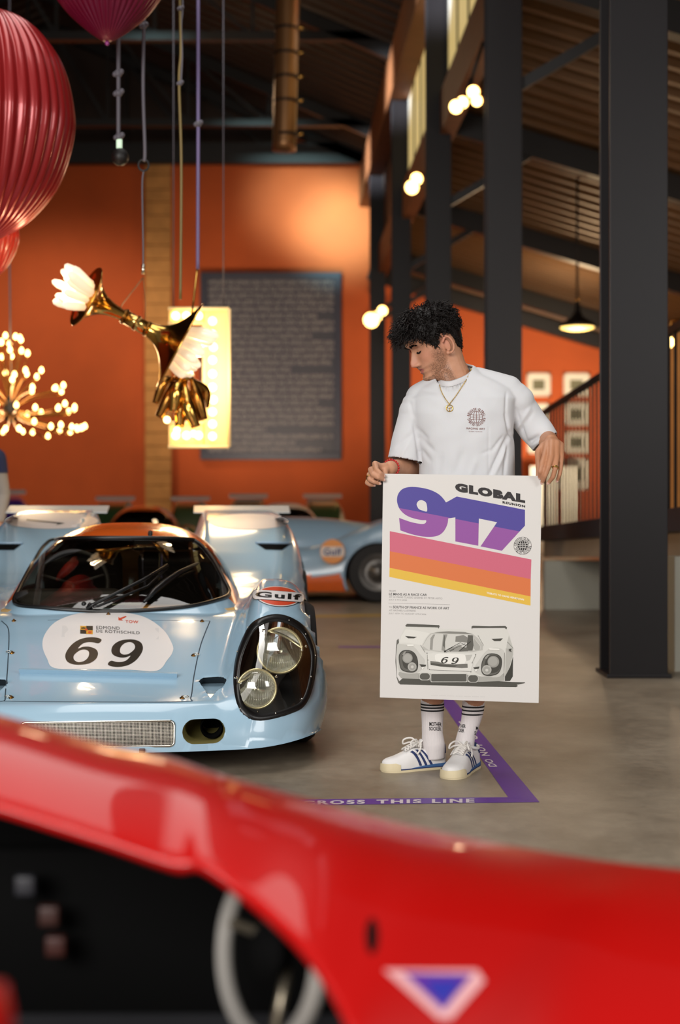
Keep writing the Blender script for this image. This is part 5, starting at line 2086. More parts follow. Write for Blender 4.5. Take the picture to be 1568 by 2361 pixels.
sock([P(997, 1614, 5.545), P(997, 1640, 5.545), P(997, 1668, 5.545), P(997, 1690, 5.545), P(999, 1716, 5.545), P(1001, 1748, 5.545)], [.0455, .0445, .0415, .041, .045, .042], (1622.5, 1630, 1637),
     [('MOTHER', (990, 1674), (28, 1.5), (0, -9.5)), ('SOCKER', (989.5, 1684), (27.5, 1), (0, -8.5))])
sock([P(1092, 1616, 5.53), P(1090, 1640, 5.53), P(1084, 1668, 5.53), P(1076, 1692, 5.53), P(1071, 1718, 5.53), P(1070, 1750, 5.53)], [.0435, .042, .037, .0355, .038, .040], (1627, 1635.5, 1644),
     [('THER', (1059, 1678), (14.5, 1), (0, -8.5)), ('CKER', (1057, 1688), (13, 1), (0, -8.5)), ('MO', (1097.5, 1683), (11, 1.5), (0, -8.5)), ('SO', (1094, 1694), (11, 1.5), (0, -8.5))])

# ---- shoes
M_leather = mat('white_leather', (232, 230, 228), .5, bump=.06, scale=60)
M_cream = mat('cream_rubber', (222, 208, 172), .6, var=.08, scale=20)
M_navy = mat('navy_suede', (38, 54, 100), .8)
M_mid = mat('blue_midsole', (64, 104, 156), .7, var=.15, scale=30)
M_lace = mat('white_lace', (230, 226, 220), .85)
ST = [0, .02, .06, .14, .30, .50, .68, .80, .90, .96, .99, 1.0]
SW = [.006, .020, .029, .034, .035, .039, .046, .047, .040, .028, .014, .004]
SHH = [.088, .094, .094, .082, .080, .088, .070, .058, .052, .046, .040, .030]


def shoe(heel, toe, nm):
    heel, toe = np.array(heel, float), np.array(toe, float)
    ln = np.linalg.norm(toe - heel)
    e1 = (toe - heel) / ln
    e2 = np.array([e1[1], -e1[0], 0.0])     # to the right of the toe direction
    e3 = np.array([0, 0, 1.0])
    W = lambda Q: heel + np.asarray(Q)[..., :1] * e1 * ln + np.asarray(Q)[..., 1:2] * e2 + np.asarray(Q)[..., 2:] * e3
    base = .013

    def surf(t, th, off=0.0):
        """upper: th 0 (right edge) over the top (pi/2) to pi (left edge)"""
        w = cerp(t, ST, SW) + off
        h = cerp(t, ST, SHH) + off
        e = np.interp(t, [0, .3, .6, 1], [.45, .55, .75, .9])
        c, s = np.cos(th), np.sin(th)
        return np.stack([t + 0 * th, w * np.sign(c) * np.abs(c) ** e, base + (h - base) * np.abs(s) ** .85], -1)
    T = np.linspace(0, 1, 70)
    TH = np.linspace(0, math.pi, 33)
    A, B = np.meshgrid(TH, T)
    Q = surf(B.ravel(), A.ravel())
    o = mk('shoe', W(Q), grid_faces(33, 70), M_leather, man)
    # sole: outline extruded in three layers
    tt_ = np.concatenate([T, T[::-1]])
    sg = np.concatenate([np.ones(70), -np.ones(70)])
    ow = cerp(tt_, ST, SW) + .0025
    for z0, z1, m, lab, grow, tmax in ((0.0, .009, M_cream, 'outsole', .0015, 1.0), (.009, .013, M_navy, 'sole_line', .0005, .80), (.013, .024, M_mid, 'midsole', .0, .60)):
        rows = []
        tt_ = np.concatenate([T, T[::-1]]) * tmax
        ow = cerp(tt_, ST, SW) + .0025
        for z_, gr in ((z0, grow - .001), (z0, grow), (z1, grow), (z1, grow - .002)):
            rows.append(np.stack([tt_ * (1 + .012) - .006, sg * (ow + gr), np.where(z_ > .02, z_ - .0105 * np.clip(tt_ / .6, 0, 1) ** 2, z_)], 1))
        rows.insert(0, np.stack([tt_, 0 * sg, np.full(140, z0)], 1))
        rows.append(np.stack([tt_, 0 * sg, np.where(z1 > .02, z1 - .0105 * np.clip(tt_ / .6, 0, 1) ** 2, z1)], 1))
        mk(lab, W(np.concatenate(rows)), grid_faces(140, 6, True), m, o, auto=40)
    # toe cap
    t = np.linspace(.78, 1.0, 24)
    rws = []
    for k in range(9):
        f = k / 8
        rws.append(f)
    V = []
    for tv, sgn in [(x, 1) for x in t] + [(x, -1) for x in t[::-1]]:
        for f in rws:
            zt_ = .006 + f * (np.interp(tv, [.78, .85, 1], [.024, .030, .027]))
            V.append((.5 + (tv - .5) * (1.03 - .012 * f * f), sgn * (float(cerp(np.array(tv), ST, SW)) + .0046 - .004 * f * f), zt_))
    mk('toe_cap', W(np.array(V)), grid_faces(9, 48), M_cream, o)
    # stripes on both sides
    for sgn in (0, 1):
        for tb, tp in ((.455, .585), (.365, .505), (.275, .425)):
            V = []
            for k in range(15):
                f = k / 14
                th = (.06 + f * 1.02)
                th = th if sgn == 0 else math.pi - th
                for dt in (-.021, .021):
                    V.append(surf(np.array([tb + (tp - tb) * f + dt]), np.array([th]), .0012)[0])
            mk('side_stripe', W(np.array(V)), grid_faces(2, 15), M_navy, o)
    # heel tab, collar
    V = []
    for tv in np.linspace(.0, .10, 8):
        pass
    A, B = np.meshgrid(np.linspace(.30, math.pi - .30, 21), np.linspace(.0, .13, 8))
    Q = surf(B.ravel(), A.ravel(), .0014)
    Q[:, 2] = np.maximum(Q[:, 2], .060)
    mk('heel_tab', W(Q), grid_faces(21, 8), M_navy, o)
    a = np.arange(40) * 2 * math.pi / 40
    cy_ = .205
    ring = np.stack([cy_ + .155 * np.cos(a), .0335 * np.sin(a), .082 + .010 * np.cos(a) ** 2 + .004 * np.cos(a)], 1)
    mk('collar_edge', *tube(W(ring), .0062, 8, True), M_leather, o)
    # tongue, laces
    V = []
    for k in range(14):
        f = k / 13
        tv = .66 - .28 * f
        for s in np.linspace(-1, 1, 7):
            h = float(cerp(np.array(tv), ST, SHH)) + .006 + .028 * max(0, f - .72) / .28
            V.append((tv, s * .017, h - .004 * s * s))
    mk('tongue', W(np.array(V)), grid_faces(7, 14), M_leather, o)
    lc = MB()
    for k in range(6):
        tv = .43 + k * .042
        for d in (-1, 1):
            pts = []
            for s in np.linspace(-1, 1, 9):
                tt2 = tv + d * s * .018
                pts.append((tt2, s * .021, float(cerp(np.array(tt2), ST, SHH)) + .012 - .008 * s * s))
            lc.add(*tube(W(np.array(pts)), .0032, 6))
    for d in (-1, 1):
        h0 = float(cerp(np.array(.42), ST, SHH)) + .014
        lp = spline([(.43, 0, h0), (.50, d * .020, h0 + .020), (.60, d * .034, h0 + .014), (.60, d * .040, h0 - .004), (.52, d * .030, h0 + .002), (.44, d * .004, h0 + .003)], 30)
        lc.add(*tube(W(lp), .0036, 6))
        lp = spline([(.43, 0, h0), (.42, d * .018, h0 + .006), (.46, d * .036, h0 - .016), (.52, d * .043, h0 - .034)], 20)
        lc.add(*tube(W(lp), .0033, 6))
    mkb('lace', lc, M_lace, o)
    return o


def flo(x, Z):
    return np.array([(x - CX) * Z / F, Z, 0.0])


shoe(flo(1026, 5.575), flo(881, 5.475), 'right')
shoe(flo(1094, 5.600), flo(1034, 5.315), 'left')
# ================================================================ the poster he holds
pz = lambda p: P(860 + p[0] / 3.92, 1080 + p[1] / 3.92, ZP)
post = root('poster', P(1060, 1620, ZP), 'tall white printed poster held up by the man, with stripes and a race car drawing', 'poster')
M_paper = mat('poster_paper', (218, 215, 211), .55, var=.015, scale=3)
pc_ = [pz(p) for p in ((92, 48), (1524, 68), (1498, 2120), (62, 2070))]
th = np.array([0, .0008, 0])
mk('sheet', [p for p in pc_] + [p + th for p in pc_], [(0, 3, 2, 1), (4, 5, 6, 7), (0, 1, 5, 4), (1, 2, 6, 5), (2, 3, 7, 6), (3, 0, 4, 7)], M_paper, post, smooth=False)
_lay = [0]


def ink(name, rgb, rough=.55):
    return mat('ink_' + name, rgb, rough)


def pprint(name, V2, F2, m, layer=1, parent=None):
    W = np.array([pz(p) for p in V2]) - [0, .00025 * layer, 0]
    return mk(name, W, F2, m, parent or post, smooth=False)


def ppoly(name, pts, m, layer=1, parent=None, smooth=0):
    p = spline(pts, smooth, True) if smooth else np.array(pts, float)
    return pprint(name, *fill2d([p]), m, layer, parent)


K = ink('black', (38, 33, 34))
BLU, PUR = ink('blue', (76, 66, 150)), ink('purple', (146, 80, 158))
PNK, ORA, YEL = ink('pink', (204, 100, 122)), ink('orange', (216, 116, 62)), ink('yellow', (226, 184, 66))
ppoly('stripe', [(152, 567), (1432, 823), (1426, 1000), (152, 748)], PNK)
ppoly('stripe', [(152, 748), (1426, 1000), (1425, 1157), (150, 898)], ORA)
ppoly('stripe', [(150, 898), (1425, 1157), (1424, 1240), (148, 980)], YEL)
nine = np.concatenate([
    spline([(236, 447), (290, 467), (345, 485), (400, 497), (440, 502), (466, 499), (480, 485), (478, 468), (440, 467), (380, 455), (320, 434), (275, 405), (240, 365), (222, 320), (217, 280), (228, 232), (262, 190), (315, 170), (385, 168), (470, 181), (540, 203), (598, 236), (637, 275), (660, 308)], 120),
    [(757, 254), (1374, 374), (1374, 517), (1165, 744), (972, 705), (1122, 486), (957, 453), (952, 699), (745, 660), (745, 442)],
    spline([(680, 452), (676, 490), (660, 535), (632, 577), (590, 606), (525, 619), (440, 614), (340, 592), (248, 560)], 50)])
hole = spline([(395, 330), (401, 306), (420, 289), (447, 288), (475, 304), (487, 332), (488, 388), (448, 381), (414, 366)], 40, True)
V2, F2 = fill2d([nine, hole[::-1]])
bm = bmesh.new()
bv = [bm.verts.new((p[0], p[1], 0)) for p in V2]
for f in F2:
    try:
        bm.faces.new([bv[i] for i in f])
    except ValueError:
        pass
bmesh.ops.bisect_plane(bm, geom=bm.verts[:] + bm.edges[:] + bm.faces[:], plane_co=(235, 357, 0), plane_no=(-.195, 1, 0))
bm.verts.index_update()
V2 = np.array([v.co[:2] for v in bm.verts])
up, dn = [], []
for f in bm.faces:
    c = f.calc_center_median()
    (up if c.y - 357 < .195 * (c.x - 235) else dn).append(tuple(v.index for v in f.verts))
bm.free()
pprint('number', V2, up, BLU)
pprint('number', V2, dn, PUR)


def ptext(name, s, O, ex, ey, m, bold=0.0, sp=1.0, layer=2):
    V2, F2 = text_px(s, O, ex, ey, bold, sp)
    return pprint(name, V2, F2, m, layer)


G1, G2 = ink('dark_grey', (64, 60, 60)), ink('grey', (150, 146, 144))
ptext('title_lettering', 'GLOBAL', (742, 207), (634, 108), (0, -80), K, .085, 1.2)
ptext('title_lettering', 'REUNION', (1171, 316), (205, 39), (0, -22), K, .06, 1.2)
ptext('tribute_lettering', 'TRIBUTE TO HANS HERRMANN', (1027, 1133), (338, 62), (0, -17), mat('ink_white', (240, 234, 222), .6), .03, 1.05)
for s, O, ex, h, m, b in (('FROM', (147, 1115), (58, 1), 16, G2, 0), ('LE MANS AS A RACE CAR', (146, 1146), (341, 8), 22, G1, .012), ('AT LE MANS CLASSIC LEGEND BY PETER AUTO', (146, 1169), (481, 14), 16, G2, 0),
                          ('JULY 3-4TH 2026', (144, 1196), (163, 4), 16, G2, 0), ('TO', (146, 1261), (26, 1), 16, G2, 0), ('SOUTH OF FRANCE AS WORK OF ART', (181, 1264), (508, 12), 23, G1, .012),
                          ('AT MATHIEU LUSTRERIE', (146, 1291), (240, 4), 16, G2, 0), ('JULY 10TH TO AUGUST 10TH 2026', (143, 1319), (338, 10), 16, G2, 0)):
    ptext('event_lettering', s, O, ex, (0, -h), m, b)
ppoly('divider_line', [(140, 1215), (697, 1230), (697, 1232.5), (140, 1217.5)], G2)
fp = MB()
for k in range(46):
    if k % 7 == 6:
        continue
    x0 = 525 + k * 10.6
    y0 = 2050 + k * .27
    fp.add(np.array([pz(p) for p in ((x0, y0), (x0 + 8, y0 + .2), (x0 + 8, y0 + 4.2), (x0, y0 + 4))]) - [0, .0003, 0], [(0, 1, 2, 3)])
mkb('fine_print', fp, ink('faint', (202, 199, 195)), post, smooth=False)
# globe seal
ppoly('seal_disc', ellipse(1353, 699, 54, 54), K, 1)
sl = MB()
for V2, F2 in emblem2d(1353, 699, 79, 50, 4.5, rot=0):
    pass
mw, mkk = MB(), MB()
for i, (V2, F2) in enumerate(emblem2d(1353, 699, 80, 49, 4.2)):
    W = np.array([pz(p) for p in V2]) - [0, .0006, 0]
    (mw if i < 7 else mkk).add(W, F2)
mkb('seal_lines', mw, M_paper, post, smooth=False)
mkb('seal_lettering', mkk, K, post, smooth=False)
V2, F2 = ring_band(1353, 699, 78, 80.5)
pprint('seal_ring', V2, F2, K, 2)

# the printed drawing of the race car, traced in tones
qq = lambda pts: [((900 + x / 4.7515 - 860) * 3.92, (1425 + y / 4.7515 - 1080) * 3.92) for x, y in pts]
tone = lambda v: ink('tone_%d' % v, (v, v - 1, v - 8))
_l = [1]


def dr(pts, v, sm=0):
    _l[0] += .25
    return ppoly('drawing_tone', qq(pts), tone(v), _l[0], None, sm)


dr([(85, 705), (110, 728), (400, 735), (700, 742), (1000, 752), (1380, 757), (1400, 742), (1385, 732), (1480, 712), (1470, 704), (1330, 700), (1180, 690), (600, 680), (140, 655)], 74)
dr([(70, 245), (90, 225), (95, 265), (70, 330), (64, 420), (72, 640), (110, 715), (90, 715), (70, 655), (56, 480), (62, 330)], 92)
dr([(1255, 640), (1345, 400), (1342, 640), (1310, 690), (1255, 690)], 52)
# body
dr([(92, 275), (112, 195), (160, 96), (230, 92), (480, 100), (540, 112), (600, 120), (640, 118), (760, 122), (900, 132), (1000, 118), (1280, 122), (1305, 180), (1340, 300), (1350, 340), (1345, 420), (1310, 540), (1250, 640), (1250, 688),
    (900, 700), (500, 690), (300, 668), (120, 660), (82, 600), (72, 480), (74, 360)], 214)
dr([(95, 590), (300, 604), (520, 610), (840, 622), (1000, 640), (1180, 640), (1250, 600), (1250, 688), (900, 702), (500, 690), (300, 668), (120, 660), (88, 620)], 168)
dr([(120, 200), (170, 120), (300, 140), (430, 165), (370, 240), (340, 300), (200, 270), (100, 270)], 222)
dr([(1265, 330), (1345, 330), (1345, 400), (1300, 560), (1256, 640), (1262, 480)], 178)
dr([(1300, 190), (1345, 330), (1270, 335), (1280, 260)], 190)
dr([(74, 300), (120, 285), (250, 310), (330, 400), (380, 480), (300, 600), (110, 590), (80, 480)], 198, 40)
dr([(1000, 420), (1080, 340), (1180, 325), (1250, 370), (1258, 500), (1200, 640), (1000, 630), (920, 560)], 200, 40)
# wings
dr([(165, 80), (185, 62), (360, 70), (535, 78), (540, 92), (528, 116), (520, 102), (170, 94)], 84)
dr([(888, 95), (905, 84), (1080, 90), (1260, 86), (1280, 104), (1270, 124), (1255, 108), (900, 110), (895, 124)], 78)
# scoops
for pts in ([(162, 196), (290, 206), (262, 222), (195, 222)], [(1108, 228), (1234, 222), (1205, 252), (1140, 252)]):
    dr(pts, 62)
# roof, screen
dr([(352, 300), (400, 212), (440, 168), (520, 150), (620, 142), (800, 150), (900, 172), (960, 220), (1015, 300), (1010, 350), (900, 372), (580, 372), (360, 350)], 186)
dr([(480, 158), (640, 146), (820, 154), (900, 176), (640, 170)], 130)
dr([(355, 305), (410, 215), (450, 176), (640, 176), (880, 182), (940, 240), (990, 310), (985, 345), (850, 364), (640, 370), (420, 350)], 206)
for pts, v in (([(432, 345), (440, 220), (470, 180), (492, 180), (470, 230), (462, 348)], 150), ([(560, 355), (580, 178), (626, 178), (600, 260), (602, 362)], 148), ([(575, 300), (590, 190), (600, 190), (596, 330)], 96),
               ([(712, 260), (716, 200), (760, 194), (800, 185), (845, 210), (842, 270), (790, 262)], 130), ([(838, 300), (850, 185), (905, 190), (912, 300), (900, 356), (820, 360)], 88),
               ([(912, 330), (918, 220), (985, 310), (980, 345), (930, 352)], 168), ([(640, 340), (760, 290), (800, 330), (780, 366), (650, 366)], 150), ([(745, 366), (800, 315), (850, 330), (850, 362)], 100)):
    dr(pts, v)
for a, b, w in (((590, 362), (770, 268), 5), ((610, 374), (820, 280), 4), ((650, 366), (700, 340), 5), ((755, 360), (880, 256), 8), ((600, 368), (690, 312), 6), ((770, 270), (830, 300), 4)):
    V2, F2 = strip2d(qq([a, b]), w * .82)
    _l[0] += .05
    pprint('drawing_line', V2, F2, tone(40), _l[0])
dr([(586, 358), (606, 352), (612, 372), (590, 376)], 40)
# bonnet with roundel and number
dr([(400, 400), (470, 380), (900, 392), (930, 410), (880, 582), (430, 566), (408, 470)], 220)
dr([(496, 400), (560, 388), (790, 396), (835, 440), (820, 480), (780, 530), (560, 520), (500, 470), (488, 430)], 234, 40)
dr([(438, 470), (520, 478), (600, 500), (700, 506), (845, 500), (848, 545), (780, 548), (540, 530), (440, 510)], 112)
dr([(440, 490), (600, 512), (740, 520), (700, 536), (540, 530), (440, 512)], 76)
dr([(820, 405), (900, 400), (870, 460), (835, 470)], 188)
for loops, O, ex, ey in ((digit6(), (554, 493), (80, 1), (4, -68)), ([1 - np.array(l) for l in digit6()], (664, 503), (82, 1), (4, -72))):
    L_ = [qq(l) for l in px_map(loops, O, ex, ey)]
    _l[0] += .25
    pprint('drawing_digit', *fill2d([np.array(l) for l in L_]), tone(48), _l[0])
for a, b in (((405, 400), (410, 560)), ((432, 566), (870, 584)), ((935, 405), (895, 490)), ((1250, 380), (1245, 640)), ((1282, 260), (1345, 330)), ((380, 376), (330, 295)), ((960, 190), (1022, 300))):
    V2, F2 = strip2d(qq([a, b]), 2.6)
    pprint('drawing_line', V2, F2, tone(90), _l[0])
for x, y in ((402, 384), (412, 460), (428, 562), (882, 588), (897, 490), (935, 400)):
    ppoly('drawing_line', qq(ellipse(x, y, 5, 5, 10)), tone(60), _l[0])
# lamps
for cx, cy, pts in ((195, 475, [(92, 430), (110, 378), (150, 352), (210, 352), (260, 378), (292, 430), (304, 500), (296, 560), (262, 592), (200, 594), (140, 578), (108, 540)]),
                    (1110, 510, [(996, 520), (1015, 450), (1055, 400), (1110, 386), (1170, 396), (1212, 430), (1222, 490), (1205, 570), (1165, 616), (1090, 634), (1030, 625), (1000, 590)])):
    dr(pts, 44, 50)
    c_ = np.array(pts, float).mean(0)
    dr([tuple(c_ + (np.array(p) - c_) * .93) for p in pts], 96, 50)
    dr([tuple(c_ + (np.array(p) - c_) * .8 + [14, -6]) for p in pts], 62, 50)
for x, y, r, v in ((188, 438, 56, 150), (188, 438, 44, 168), (238, 532, 48, 176), (240, 534, 36, 158), (240, 534, 16, 200), (1128, 478, 64, 150), (1124, 474, 50, 166), (1056, 566, 52, 178), (1056, 568, 40, 160), (1056, 570, 16, 202)):
    dr([tuple(p) for p in ellipse(x, y, r, r, 24)], v)
for pts in ([(130, 400), (150, 368), (175, 360), (150, 410)], [(1030, 440), (1060, 405), (1090, 398), (1050, 450)]):
    dr(pts, 150)
# nose openings
for x0, y0, x1, y1, r in ((322, 604, 432, 674, 34), (448, 612, 834, 694, 10), (852, 626, 960, 698, 34)):
    dr([tuple(p) for p in rrect(x0 - 7, y0 - 7, x1 + 7, y1 + 7, r)], 196)
    dr([tuple(p) for p in rrect(x0, y0, x1, y1, r)], 84)
for pts in ([(318, 505), (392, 510), (384, 528), (340, 534)], [(906, 540), (974, 530), (966, 552), (922, 558)]):
    dr(pts, 62)
for pts in ([(338, 536), (376, 536), (352, 562)], [(922, 562), (956, 558), (938, 588)]):
    dr(pts, 238)
dr([(1296, 340), (1326, 334), (1318, 352), (1330, 372), (1300, 360)], 60)
dr([(180, 292), (250, 288), (262, 304), (190, 308)], 236)
dr([(1080, 330), (1190, 336), (1200, 350), (1086, 346)], 236)
# ================================================================ floor tape
def floor_quad(name, pts, m, par=None, z=.001, **k):
    return mk(name, [(p[0], p[1], z) for p in pts], [tuple(range(len(pts)))], m, par, smooth=False, **k)


M_tape = mat('violet_tape', (88, 46, 150), .38, var=.08, scale=3)
M_tapeink = mat('tape_lettering', (214, 202, 208), .5)
c_or, c_ol = FL(1244, 1850), FL(1030, 1609)
a0, a1 = FL(600, 1858.5), FL(1244, 1850)
b0, b1 = FL(600, 1845), FL(1172, 1838.5)
tp = root('floor_tape', (*FL(1244, 1850)[:2], 0), 'violet printed barrier tape stuck on the concrete floor in a corner around the man', 'tape')
floor_quad('tape_strip', [a0, a1, b1, b0], M_tape, tp)
d1a, d1b = FL(1172, 1839), FL(1244, 1850)
e1a, e1b = FL(1003, 1590), FL(1030, 1590)
floor_quad('tape_strip', [d1a, d1b, FL(1018, 1580), FL(990, 1580)], M_tape, tp, .0014)


def floor_text(s, O, ex, ey, bold, par):
    V, Fc, _ = text2d(s, bold, 1.25)
    O, ex, ey = map(lambda v: np.asarray(v, float), (O, ex, ey))
    W = np.array([FL(*(O + p[0] * ex + p[1] * ey)) for p in V])
    W[:, 2] = .0022
    mk('tape_lettering', W, Fc, M_tapeink, par, smooth=False)


for w_, xa_, xb_ in (('CROSS', 697, 842), ('THIS', 868, 972), ('LINE', 996, 1094)):
    floor_text(w_, (xa_, 1856.4 - (xa_ - 690) * .0115), (xb_ - xa_, -(xb_ - xa_) * .0115), (0, -9.0), .04, tp)
# words along the other arm, read from the corner
for w_, ya_, yb_ in (('DO', 1769, 1752), ('NOT', 1744, 1716), ('CROSS', 1706, 1664)):
    V, Fc, _ = text2d(w_, .03, 1.2)
    xe = lambda y: np.interp(y, [1590, 1650, 1700, 1769, 1839], [1005, 1044, 1079, 1125, 1172])
    p0, p1 = FL(xe(ya_) + 22, ya_), FL(xe(yb_) + 20, yb_)
    q0 = FL(xe(ya_) + 3, ya_)
    W = np.array([p0 + v[0] * (p1 - p0) + v[1] * (q0 - p0) for v in V])
    W[:, 2] = .0026
    mk('tape_lettering', W, Fc, M_tapeink, tp, smooth=False)
floor_quad('floor_marking', [FL(700, 1424), FL(900, 1421), FL(900, 1416), FL(700, 1419)], mat('yellow_tape', (196, 160, 66), .5), label='thin yellow tape line on the floor behind the poster, left', cat='tape')
floor_quad('floor_marking', [FL(780, 1493.5), FL(940, 1493.5), FL(940, 1490), FL(780, 1490)], M_tape, label='thin violet tape line on the floor between the pale blue car and the poster', cat='tape')

# ================================================================ hanging lamps
M_shell = mat('crystal_frosted', (255, 238, 214), .25, emit=(255, 226, 180), power=0.55)
M_crys = glass_mat('crystal', (1, 1, 1), (1, .95, .88), .25, .08)
ZH = 8.0
s8 = ZH / F


def horn(t, c0, c1, r_flare, r_throat, stretch=1.0, m=None):
    """trumpet bell from the throat c0 to the mouth c1"""
    c0, c1 = np.asarray(c0), np.asarray(c1)
    ax = c1 - c0
    L = np.linalg.norm(ax)
    f = np.linspace(0, 1, 26)
    r = r_throat + (r_flare - r_throat) * (0.25 * f ** 1.6 + .75 * f ** 4.5)
    prof = [(a, b * L) for a, b in zip(r, f)]
    prof += [(r_flare * .985, L + .004), (r_flare * .97, L)] + [(a - .006, b * L) for a, b in list(zip(r, f))[::-1][1:]]
    return mk('horn_bell', *lathe(prof, 48, ax, c0, cap=False), m or M_brass, t)


def crystals(t, c, ax, n, ln, spread, r, seed, name='crystal_blade'):
    r5 = random.Random(seed)
    ax = np.asarray(ax, float)
    ax /= np.linalg.norm(ax)
    h = np.cross(ax, [0, 1.0, 0])
    h /= np.linalg.norm(h)
    w = np.cross(ax, h)
    for k in range(n):
        a = 2 * math.pi * k / n * 1.0 + r5.uniform(-.2, .2)
        rr = spread * math.sqrt((k % 3 + 1) / 3.0)
        d = ax + (h * math.cos(a) + w * math.sin(a)) * r5.uniform(.15, .5) * rr / spread
        d /= np.linalg.norm(d)
        o = np.asarray(c) + (h * math.cos(a) + w * math.sin(a)) * rr * .75
        L_ = ln * r5.uniform(.65, 1.05)
        V, Fc = lathe([(0, 0), (r * .75, L_ * .08), (r, L_ * .5), (r * .95, L_ * .8), (r * .6, L_ * .95), (0, L_)], 10, d, o, cap=False)
        # flatten to a blade
        sd = np.cross(d, [0, 1.0, 0])
        nrm = np.cross(sd, d)
        nrm /= np.linalg.norm(nrm) + 1e-9
        dd = (V - o) @ nrm
        V = V - np.outer(dd * .45, nrm)
        mk(name, V, Fc, M_shell, t)


t = root('horn_lamp', P(285, 740, ZH), 'brass double trumpet chandelier with glowing crystal blades, hanging left of the text board', 'chandelier')
horn(t, P(295, 733, ZH), P(199, 684, ZH - .12), 73 * s8, 12 * s8)
horn(t, P(320, 747, ZH), P(414, 799, ZH + .04), 116 * s8, 14 * s8)
mk('joint_sleeve', *tube([P(283, 727, ZH), P(345, 762, ZH)], 16 * s8, 24), mat('bright_gilt', (232, 190, 110), .14, 1.0), t)
for x, y in ((288, 730), (315, 745), (340, 759)):
    d_ = (P(345, 762, ZH) - P(283, 727, ZH))
    d_ /= np.linalg.norm(d_)
    mk('sleeve_band', *tube([P(x, y, ZH) - d_ * .006, P(x, y, ZH) + d_ * .006], 18.5 * s8, 24), M_brass_d, t)
ax1 = P(199, 684, ZH - .12) - P(295, 733, ZH)
crystals(t, P(205, 686, ZH - .12), ax1, 15, .20, .095, .026, 3)
ax2 = P(414, 799, ZH + .04) - P(320, 747, ZH)
crystals(t, P(414, 799, ZH + .05), ax2, 18, .17, .16, .028, 5)
point('horn_light_upper', P(165, 668, ZH - .2), 12, WARM, .06)
point('horn_light_lower', P(450, 822, ZH + .15), 14, WARM, .06)
wires_ = MB()
wires_.add(*tube([P(330, 640, ZH), P(283, 700, ZH), P(270, 722, ZH)], .0035, 6))
wires_.add(*tube([P(330, 640, ZH), P(336, 700, ZH), P(334, 752, ZH)], .0025, 6))
mkb('hanger_wire', wires_, M_duct, t)

# smaller gilded piece hanging under it
t = root('gilt_pendant', P(430, 905, 8.75), 'cluster of curled gilt horns hanging below the double trumpet chandelier', 'chandelier')
r6 = random.Random(4)
base = P(425, 868, 8.75)
for k, (x0, y0, x1, y1, x2, y2, r) in enumerate(((400, 850, 392, 910, 366, 962, 10), (420, 845, 408, 900, 400, 950, 12), (440, 845, 452, 910, 470, 968, 11), (425, 850, 432, 930, 452, 985, 12),
                                                   (410, 850, 380, 880, 358, 930, 8), (430, 850, 418, 930, 414, 985, 11), (445, 850, 472, 900, 474, 940, 9))):
    zz = 8.75 + r6.uniform(-.1, .1)
    pth = spline([P(x0, y0 + 24, 8.75), P(x1, y1, zz), P(x2, y2, zz)], 20)
    f = np.linspace(0, 1, 20)
    mk('curled_horn', *tube(pth, (r * .45 + r * .75 * np.sin(f * math.pi * .85) ** 2 + r * .3 * f) * 8.75 / F, 16), M_brass if k % 2 else M_brass_d, t)
mk('collar_ring', *lathe([(.03, -.03), (.06, -.02), (.062, .02), (.03, .03)], 24, (0, 0, 1), base), M_brass, t)
mk('stem', *tube([base, P(456, 612, 8.75)], .006, 8), M_brass, t)
for x, y in ((385, 968), (446, 1000), (408, 992)):
    mk('glow_bulb', *sphere(P(x, y, 8.70), .022, 12), M_bulb, t)

# ---- cords
M_cord = mat('grey_cord', (96, 92, 100), .5)
M_cordv = mat('violet_cord', (120, 108, 150), .5)
M_cordg = mat('olive_cord', (128, 110, 64), .5)


def knots(t, pts, r, m):
    for p in pts:
        mb = MB()
        mb.add(*sphere(p, r, 10))
        mb.add(*sphere(p + [r * .8, -r * .3, r * .4], r * .7, 8))
        mb.add(*sphere(p + [-r * .7, -r * .2, -r * .2], r * .65, 8))
        mkb('knot', mb, m, t)


def cord(lab, pxs, m, r, kn, Z=ZH, extra=None):
    t = root('hanging_cord', P(*pxs[-1], Z), lab, 'cord', 'cords hanging from the roof')
    top = P(pxs[0][0], -60, Z)
    mk('cord', *tube(spline([top] + [P(x, y, Z) for x, y in pxs], 60), r, 8), m, t)
    if kn:
        knots(t, [P(x, y, Z) for x, y in kn], r * 2.0, M_cord)
    return t


t = cord('grey cord with an iron ring, ending above the brass double trumpet', [(332, 40), (330, 200), (334, 340), (333, 372)], M_cord, .010, [(331, 60)])
a_ = np.arange(24) * 2 * math.pi / 24
mk('iron_ring', *tube(P(331, 381, ZH) + np.stack([12 * s8 * np.cos(a_), 0 * a_, 13 * s8 * np.sin(a_)], 1), .006, 8, True), M_black, t)
mk('lower_wire', *tube(spline([P(331, 394, ZH), P(328, 430, ZH), P(330, 560, ZH), P(330, 622, ZH)], 24), .005, 6), M_cord, t)
mk('shackle', *tube([P(330, 610, ZH), P(330, 632, ZH)], .010, 8), M_chrome, t)
t = cord('double olive cord with knots, second from the right', [(415, 10), (417, 120), (413, 190), (418, 380), (416, 690)], M_cordg, .008, [(416, 20), (415, 192)])
mk('cord', *tube(spline([P(421, -60, ZH), P(421, 20, ZH), P(418, 60, ZH), P(420, 130, ZH), P(417, 192, ZH)], 40), .006, 8), M_cord, t)
cord('violet cord with a single knot, rightmost', [(457, 20), (457, 280), (457, 330), (456, 620)], M_cordv, .011, [(457, 286)], Z=8.75)
t = cord('short dark cord with a glass tip, under the violet balloon', [(273, 100), (273, 215), (273, 310)], M_cord, .012, [(272, 170), (273, 215), (274, 316)])
